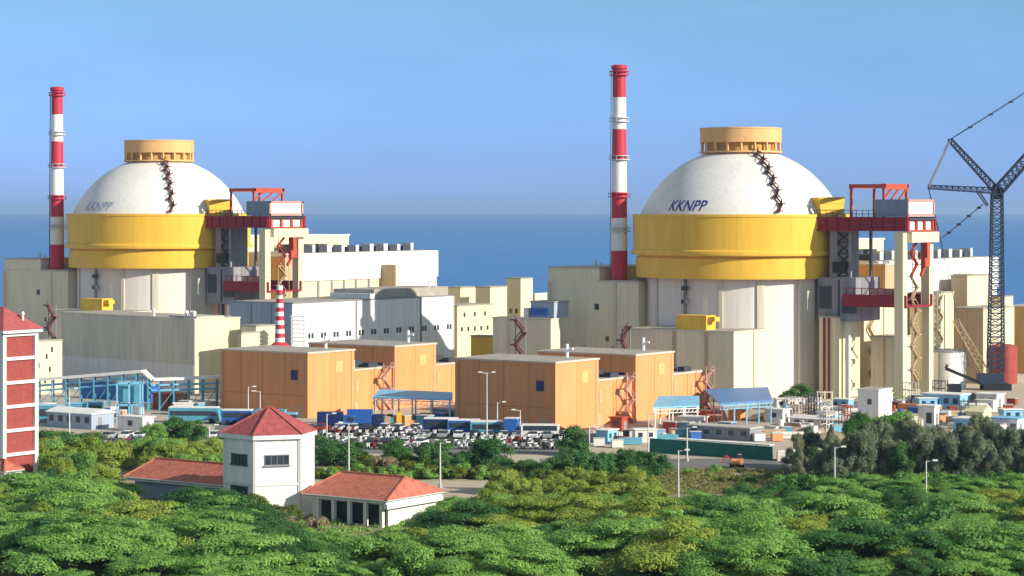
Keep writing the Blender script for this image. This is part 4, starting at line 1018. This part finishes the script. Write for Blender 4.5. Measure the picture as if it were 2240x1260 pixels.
# ------------------------------------------------------------------ vegetation
def leaf_mesh(name, lobes, n, size, mat, seed, elong=1.0, droop=0.0, upb=.6):
    rg = np.random.default_rng(seed)
    L = np.array(lobes)                           # x y z rx ry rz
    vol = (L[:,3]*L[:,4] + L[:,3]*L[:,5]); pick = rg.choice(len(L), n, p=vol/vol.sum())
    d = rg.normal(size=(n,3)); d /= np.linalg.norm(d,axis=1,keepdims=True)
    flip = (d[:,2] < -.25) & (rg.random(n) < .8); d[flip,2] *= -1
    rad = 1 - .5*rg.random(n)**2.0 + rg.normal(size=n)*.13 + .5*(rg.random(n) < .07)*rg.random(n)
    c = L[pick,:3] + d*L[pick,3:]*rad[:,None]
    nrm = d*.8 + rg.normal(size=(n,3))*.36; nrm[:,2] += upb; nrm /= np.linalg.norm(nrm,axis=1,keepdims=True)
    if elong > 1: ax = d*.7 + rg.normal(size=(n,3))*.5; ax[:,2] += droop
    else: ax = rg.normal(size=(n,3))
    ax -= nrm*(ax*nrm).sum(1,keepdims=True); ax /= np.linalg.norm(ax,axis=1,keepdims=True)
    bx = np.cross(nrm, ax); s = size*(.6+.8*rg.random(n))[:,None]
    V = np.stack([c-ax*s*elong, c-bx*s*.6+ax*s*.1, c+ax*s*elong, c+bx*s*.6+ax*s*.1],1).reshape(-1,3)
    me = bpy.data.meshes.new(name); me.vertices.add(4*n); me.vertices.foreach_set('co', V.ravel().astype(np.float32))
    me.loops.add(4*n); me.loops.foreach_set('vertex_index', np.arange(4*n,dtype=np.int32))
    me.polygons.add(n); me.polygons.foreach_set('loop_start', np.arange(0,4*n,4,dtype=np.int32)); me.polygons.foreach_set('loop_total', np.full(n,4,dtype=np.int32))
    me.update(calc_edges=True); me.materials.append(mat); return me
def trunk_mesh(base_r, lobes, h0, seed):
    rr = random.Random(seed); b = MB(); fork = Vector((rr.uniform(-.3,.3),rr.uniform(-.3,.3),h0))
    b.tube((0,0,-.2),fork,base_r,base_r*.75,8)
    for l in lobes[::max(1,len(lobes)//7)]:
        e = Vector(l[:3]); m = fork.lerp(e,.5)+Vector((0,0,.25)); b.tube(fork,m,base_r*.5,base_r*.35,6); b.tube(m,e,base_r*.35,base_r*.12,5)
    return b
def proto(kind, seed):
    rr = random.Random(seed); lobes = []
    if kind == 'umbrella':
        Rr = rr.uniform(4.6,6.2)
        for k in range(38):
            a = rr.uniform(0,6.283); f = math.sqrt(rr.random()); x, y = Rr*f*math.cos(a), Rr*f*math.sin(a)*.9
            z = 4.5 - 2.5*f**2.0 + rr.uniform(-.9,.6); q = rr.uniform(.6,1.7); lobes.append((x,y,z,q*1.2,q*1.0,q*rr.uniform(.22,.45)))
        return lobes, 22000, .10, 1.6, .2, .9, .22, 1.4
    if kind == 'bush':
        for k in range(26):
            a = rr.uniform(0,6.283); f = math.sqrt(rr.random()); z = rr.uniform(.6,4.2); w = 2.9*math.sqrt(max(.1,1-(z/5)**2))
            q = rr.uniform(.7,1.3); lobes.append((w*f*math.cos(a),w*f*math.sin(a),z,q,q,q*.75))
        return lobes, 7000, .17, 1.0, 0, .4, .2, 1.0
    if kind == 'shrub':
        for k in range(14):
            a = rr.uniform(0,6.283); f = math.sqrt(rr.random()); z = rr.uniform(.3,1.7); w = 2.2*math.sqrt(max(.1,1-(z/2.3)**2))
            q = rr.uniform(.5,.9); lobes.append((w*f*math.cos(a),w*f*math.sin(a),z,q,q,q*.7))
        return lobes, 3500, .16, 1.0, 0, .5, .1, .5
    if kind == 'feathery':
        hh = rr.uniform(8.0,9.6)
        for k in range(34):
            z = rr.uniform(1.0,hh-.6); w = 3.5*(1-(z/hh)**2.2)+.5; a = rr.uniform(0,6.283); f = rr.uniform(.2,1)
            q = rr.uniform(.45,.85); lobes.append((w*f*math.cos(a),w*f*math.sin(a),z,q,q,q*1.5))
        lobes.append((0,0,hh-.3,.35,.35,.9))
        return lobes, 11000, .085, 4.2, .5, .2, .18, 3.0
P = {}
def make_tree(key, kind, mat, seed, name):
    lobes, n, size, el, dr, upb, br, h0 = proto(kind, seed)
    t = thing(name, 'tree', 'shrub' if kind in ('shrub',) else 'tree')
    tr = trunk_mesh(br, lobes, h0, seed).build('trunk', bark, t)
    c = bpy.data.objects.new('crown', leaf_mesh('crown', lobes, n, size, mat, seed, el, dr, upb)); COL.objects.link(c); c.parent = t
    P[key] = [t, False]
for i in range(5): make_tree(f'ug{i}','umbrella',lf_green,10+i,'thorn_tree')
for i in range(3): make_tree(f'ul{i}','umbrella',lf_lime,20+i,'thorn_tree')
for i in range(2): make_tree(f'ud{i}','umbrella',lf_dark,30+i,'thorn_tree')
for i in range(3): make_tree(f'bd{i}','bush',lf_dark,40+i,'bushy_tree')
for i in range(2): make_tree(f'bg{i}','bush',lf_green,50+i,'bushy_tree')
for i in range(2): make_tree(f'bo{i}','bush',lf_olive,55+i,'bushy_tree')
for i in range(2): make_tree(f'bl{i}','bush',lf_lime,58+i,'bushy_tree')
for i in range(2): make_tree(f'so{i}','shrub',lf_olive,60+i,'low_shrub')
for i in range(2): make_tree(f'sg{i}','shrub',lf_green,65+i,'low_shrub')
make_tree('sd0','shrub',lf_dry,70,'low_shrub')
for i in range(4): make_tree(f'fe{i}','feathery',lf_grey,80+i,'feathery_tree')
for i in range(2): make_tree(f'fd{i}','feathery',lf_dark,90+i,'feathery_tree')
rt = random.Random(21)
def plant(key, px, Y, sc, label, group, z=0.0, sz=1.0):
    t, used = P[key]; loc = at(px,Y,z); rot = rt.uniform(0,6.283)
    o = t if not used else dup(t)
    P[key][1] = True
    o.location = loc; o.rotation_euler = (rt.uniform(-.11,.11),rt.uniform(-.11,.11),rot); o.scale = (sc*rt.uniform(.88,1.12),sc*rt.uniform(.88,1.12),sc*sz*rt.uniform(.88,1.08)); o['label'] = label; o['group'] = group
# foreground thicket: no crown may hide what the photograph shows behind it
def ytop(px):
    for a, b, y in ((-999,60,1035),(60,270,1045),(270,500,1064),(500,650,1092),(650,975,1150),(975,1080,1085),(1080,1430,1078),(1430,1800,1080),(1800,9999,1066)):
        if a <= px < b: return y
GT = 'trees of the foreground thicket'
def side(px): return 'left' if px < 560 else ('middle' if px < 1300 else 'right')
Y = 258.0
while Y < 352:
    step = 6.5; half = 1380*Y/F; x = -half + rt.uniform(0,4)
    while x < half:
        y = Y + rt.uniform(-2.4,2.4); px = CX + x/y*F
        lim = 352
        if 262 <= px <= 640: lim = 303
        elif 640 < px < 975: lim = 281
        elif 975 <= px < 1430: lim = 330
        elif 1430 <= px < 1800: lim = 326
        elif px >= 1800: lim = 340
        elif px < 60: lim = 330
        if (px < 120 or 1190 < px < 1290) and y < 269: lim = 0
        if y < lim:
            n = math.sin(x*.07+1.3)+math.sin(y*.11+x*.03); r_ = rt.random()
            if n > .9 and r_ < .6 or r_ < .10: key, w = f'ul{rt.randrange(3)}', 'yellowish green'
            elif n < -.9 and r_ < .45 or r_ > .94: key, w = f'ud{rt.randrange(2)}', 'dark green'
            else:
                key, w = f'ug{rt.randrange(5)}', 'fresh green'
                if rt.random() < .16: key, w = rt.choice((('bg0','fresh green, bushier,'),('bg1','fresh green, bushier,'),('bl0','yellow green, bushier,'),('bd1','dark green, bushier,')))
            top = 1.0 if not (640 < px < 975) else .92
            sc = min(rt.choice((.7,.9,1.0,1.15,1.4))*rt.uniform(.92,1.08), (42-(ytop(px)-460)*y/F)/5.3)
            if sc < .5: x += 3; continue
            d = 'front' if y < 290 else 'back'
            plant(key, px, y, sc, f'{w} thorn tree in the {d} of the thicket, {side(px)} part', GT)
        x += step*rt.uniform(.8,1.25)
    Y += 6.2
# single dark umbrella crowns at right
for px,Y,s_ in ((1550,328,.62),(1630,332,.74),(1705,334,.76),(1760,330,.66)): plant('ud0',px,Y,s_,'broad dark umbrella crown right of the lamp in the yellow green shrubs','dark umbrella crowns',0,.95)
for px,Y,s_ in ((1840,342,.8),(1900,345,.8),(1985,340,.75),(2080,343,.8),(2160,338,.8),(2230,342,.8)): plant(f'ug{rt.randrange(5)}',px,Y,s_,'green thorn tree in front of the feathery trees','thorn trees below the feathery trees')
# yellow green shrubs in the middle
for i in range(64):
    px = rt.uniform(1070,1435); Y = rt.uniform(334,358)
    if px < 1085 and Y > 342: continue
    plant(f'bl{i%2}' if i%3 else f'bo{i%2}', px, Y, rt.uniform(.55,.8), 'yellow green bushy tree right of the pale road', 'yellow green trees in the middle')
for px in range(1105,1430,20):
    Yh = 372+rt.uniform(-5,6); plant(f'bd{rt.randrange(3)}', px, Yh, (.62 if px<1220 else .80)*rt.uniform(.9,1.1), 'dark bushy tree in the row in front of the dirt yard', 'dark trees in front of the dirt yard')
plant('bd0', 1255, 408, .95, 'dark green tree standing alone at the right end of the parking lot', 'single trees')
for px,Y,s_,k in ((700,392,1.0,'bd0'),(735,390,1.1,'bd1'),(772,394,.95,'bd2'),(860,392,.85,'bd1'),(875,396,.9,'bd0'),(935,385,1.0,'bd2'),(960,388,.95,'bd0'),(1010,384,.85,'bd1'),(1045,386,1.05,'bd0'),(1078,384,1.1,'bd2'),(985,380,.7,'bd1')):
    plant(k,px,Y,s_*.92,'dark leafy tree between the parking lot and the pale road','dark trees along the parking lot')
for px,Y in ((800,384),(825,386),(845,384),(900,382),(910,386),(790,390),(880,379),(1060,379)): plant('sd0' if px%2 else 'so1',px,Y,rt.uniform(.9,1.3),'pale dusty shrub between the dark trees','dusty shrubs')
for i in range(26): plant(f'sg{i%2}' if i%2 else f'so{i%2}', 690+i*19+rt.uniform(-5,5), 373+rt.uniform(-1.5,1.5), rt.uniform(.75,1.0), 'low hedge shrub along the far edge of the pale road','hedge along the pale road')
# left trees
for i in range(52):
    px = rt.uniform(75,500); Y = rt.uniform(350,416)
    if 262 < px and Y < 366: Y += 16
    if px > 250 and Y > 394: Y -= 22
    key = rt.choice(('bg0','bg1','bl0','bl1','bl0','bd1','bl1','bg0')); w = {'g':'green','l':'yellow green','d':'dark green'}[key[1]]
    plant(key, px, Y, rt.uniform(.8,1.1)*(1.0 if Y>380 else .85), f'{w} bushy tree between the brick stair tower and the white tower house', 'trees left of the tower house')
for px,Y in ((335,425),(380,430),(430,426)): plant('bg0' if px%2 else 'bd2',px,Y,.9,'green bushy tree at the left end of the parking lot','trees by the left parking lot')
for px in (90,110,130,95): plant('bd1',px,400+rt.uniform(-6,6),1.1,'dark bushy tree against the brick stair tower','trees against the brick stair tower')
# feathery trees right
for i in range(44):
    px = 1735 + i*12.2 + rt.uniform(-8,8); Y = rt.uniform(352,388)
    key = f'fe{rt.randrange(4)}' if rt.random()<.90 else f'fd{rt.randrange(2)}'
    s_ = (.72 if px<1830 else .98)*rt.uniform(.8,1.12)
    plant(key,px,Y,s_, ('grey green' if key[1]=='e' else 'dark green')+' feathery tree in the belt below the white cabins','feathery trees at the right')
plant('fe0',2240,356,1.0,'grey green feathery tree at the right border','feathery trees at the right')
plant('bg1',1950,400,1.5,'fresh green tree rising among the feathery trees below the tall white box building','single trees')
for px,Y,s_ in ((1735,512,.8),(1755,514,.85),(1718,510,.6)): plant('bd0',px,Y,s_,'dark bush at the foot of the nearer reactor','bushes at the reactor foot')
for px,Y,s_ in ((520,320,.7),(560,321,.75),(600,318,.6),(640,318,.55),(490,326,.7)): plant(f'bo{px%2}',px,Y,s_,'olive bush against the foot of the white tower house','bushes at the tower house')
for px,Y,s_ in ((575,314,1.0),(600,313,1.2),(700,311,.8)): plant('sd0',px,Y,s_,'dry grey shrub in front of the white tower house','dry shrubs')
plant('bo1',945,300,.75,'olive bush right of the white veranda end','bushes at the tower house')
for i in range(30): plant(f'bd{i%3}' if i%3 else 'bg0', 1730+i*18+rt.uniform(-8,8), rt.uniform(344,351), rt.uniform(.6,.85), 'low green bush at the foot of the feathery trees', 'bushes under the feathery trees')
for i in range(18): plant(rt.choice(('so0','so1','sg0','so1')), rt.uniform(1440,1740), rt.uniform(350,382), rt.uniform(.3,.6), 'small scrub plant on the dry slope below the green netting fence', 'scrub on the dry slope')
# dry grass slope, undergrowth
def scatter(name, pts_fn, n, size, mat, label, cat, seed, upb=.2, el=1.6):
    rg = random.Random(seed); lobes = []
    for _ in range(n//40):
        p = pts_fn(rg); q = rg.uniform(.5,1.1); lobes.append((p.x,p.y,.12,q,q,rg.uniform(.2,.5)))
    me = leaf_mesh(name, lobes, n, size, mat, seed, el, .8, upb); o = bpy.data.objects.new(name, me); COL.objects.link(o); tag(o, label, cat, None, 'stuff')
scatter('undergrowth', lambda r: at(r.uniform(110,2280), r.uniform(256,345)), 60000, .16, lf_green, 'dark green undergrowth between the thorn trees', 'undergrowth', 5)
scatter('dry_grass', lambda r: at(r.uniform(1380,1800), r.uniform(352,384)), 30000, .13, lf_straw, 'dry grass on the slope below the green netting fence', 'grass', 6)
for k,(t,u) in P.items():
    if not u:
        for c in list(t.children): bpy.data.objects.remove(c)
        bpy.data.objects.remove(t)

# ------------------------------------------------------------------ sea haze
def add_haze(dens):
    m = bpy.data.materials.new('sea_haze'); m.use_nodes = True; nt = m.node_tree
    for n in list(nt.nodes):
        if n.type != 'OUTPUT_MATERIAL': nt.nodes.remove(n)
    v = nt.nodes.new('ShaderNodeVolumePrincipled'); v.inputs['Color'].default_value = (.48,.70,1,1); v.inputs['Density'].default_value = dens; v.inputs['Anisotropy'].default_value = .2
    nt.links.new(v.outputs[0], [n for n in nt.nodes if n.type=='OUTPUT_MATERIAL'][0].inputs['Volume'])
    tag(MB().box(-13000,13000,-120,30100,-7.5,115).build('haze', m), kind='stuff')
HAZE = 6e-5
if HAZE: add_haze(HAZE)
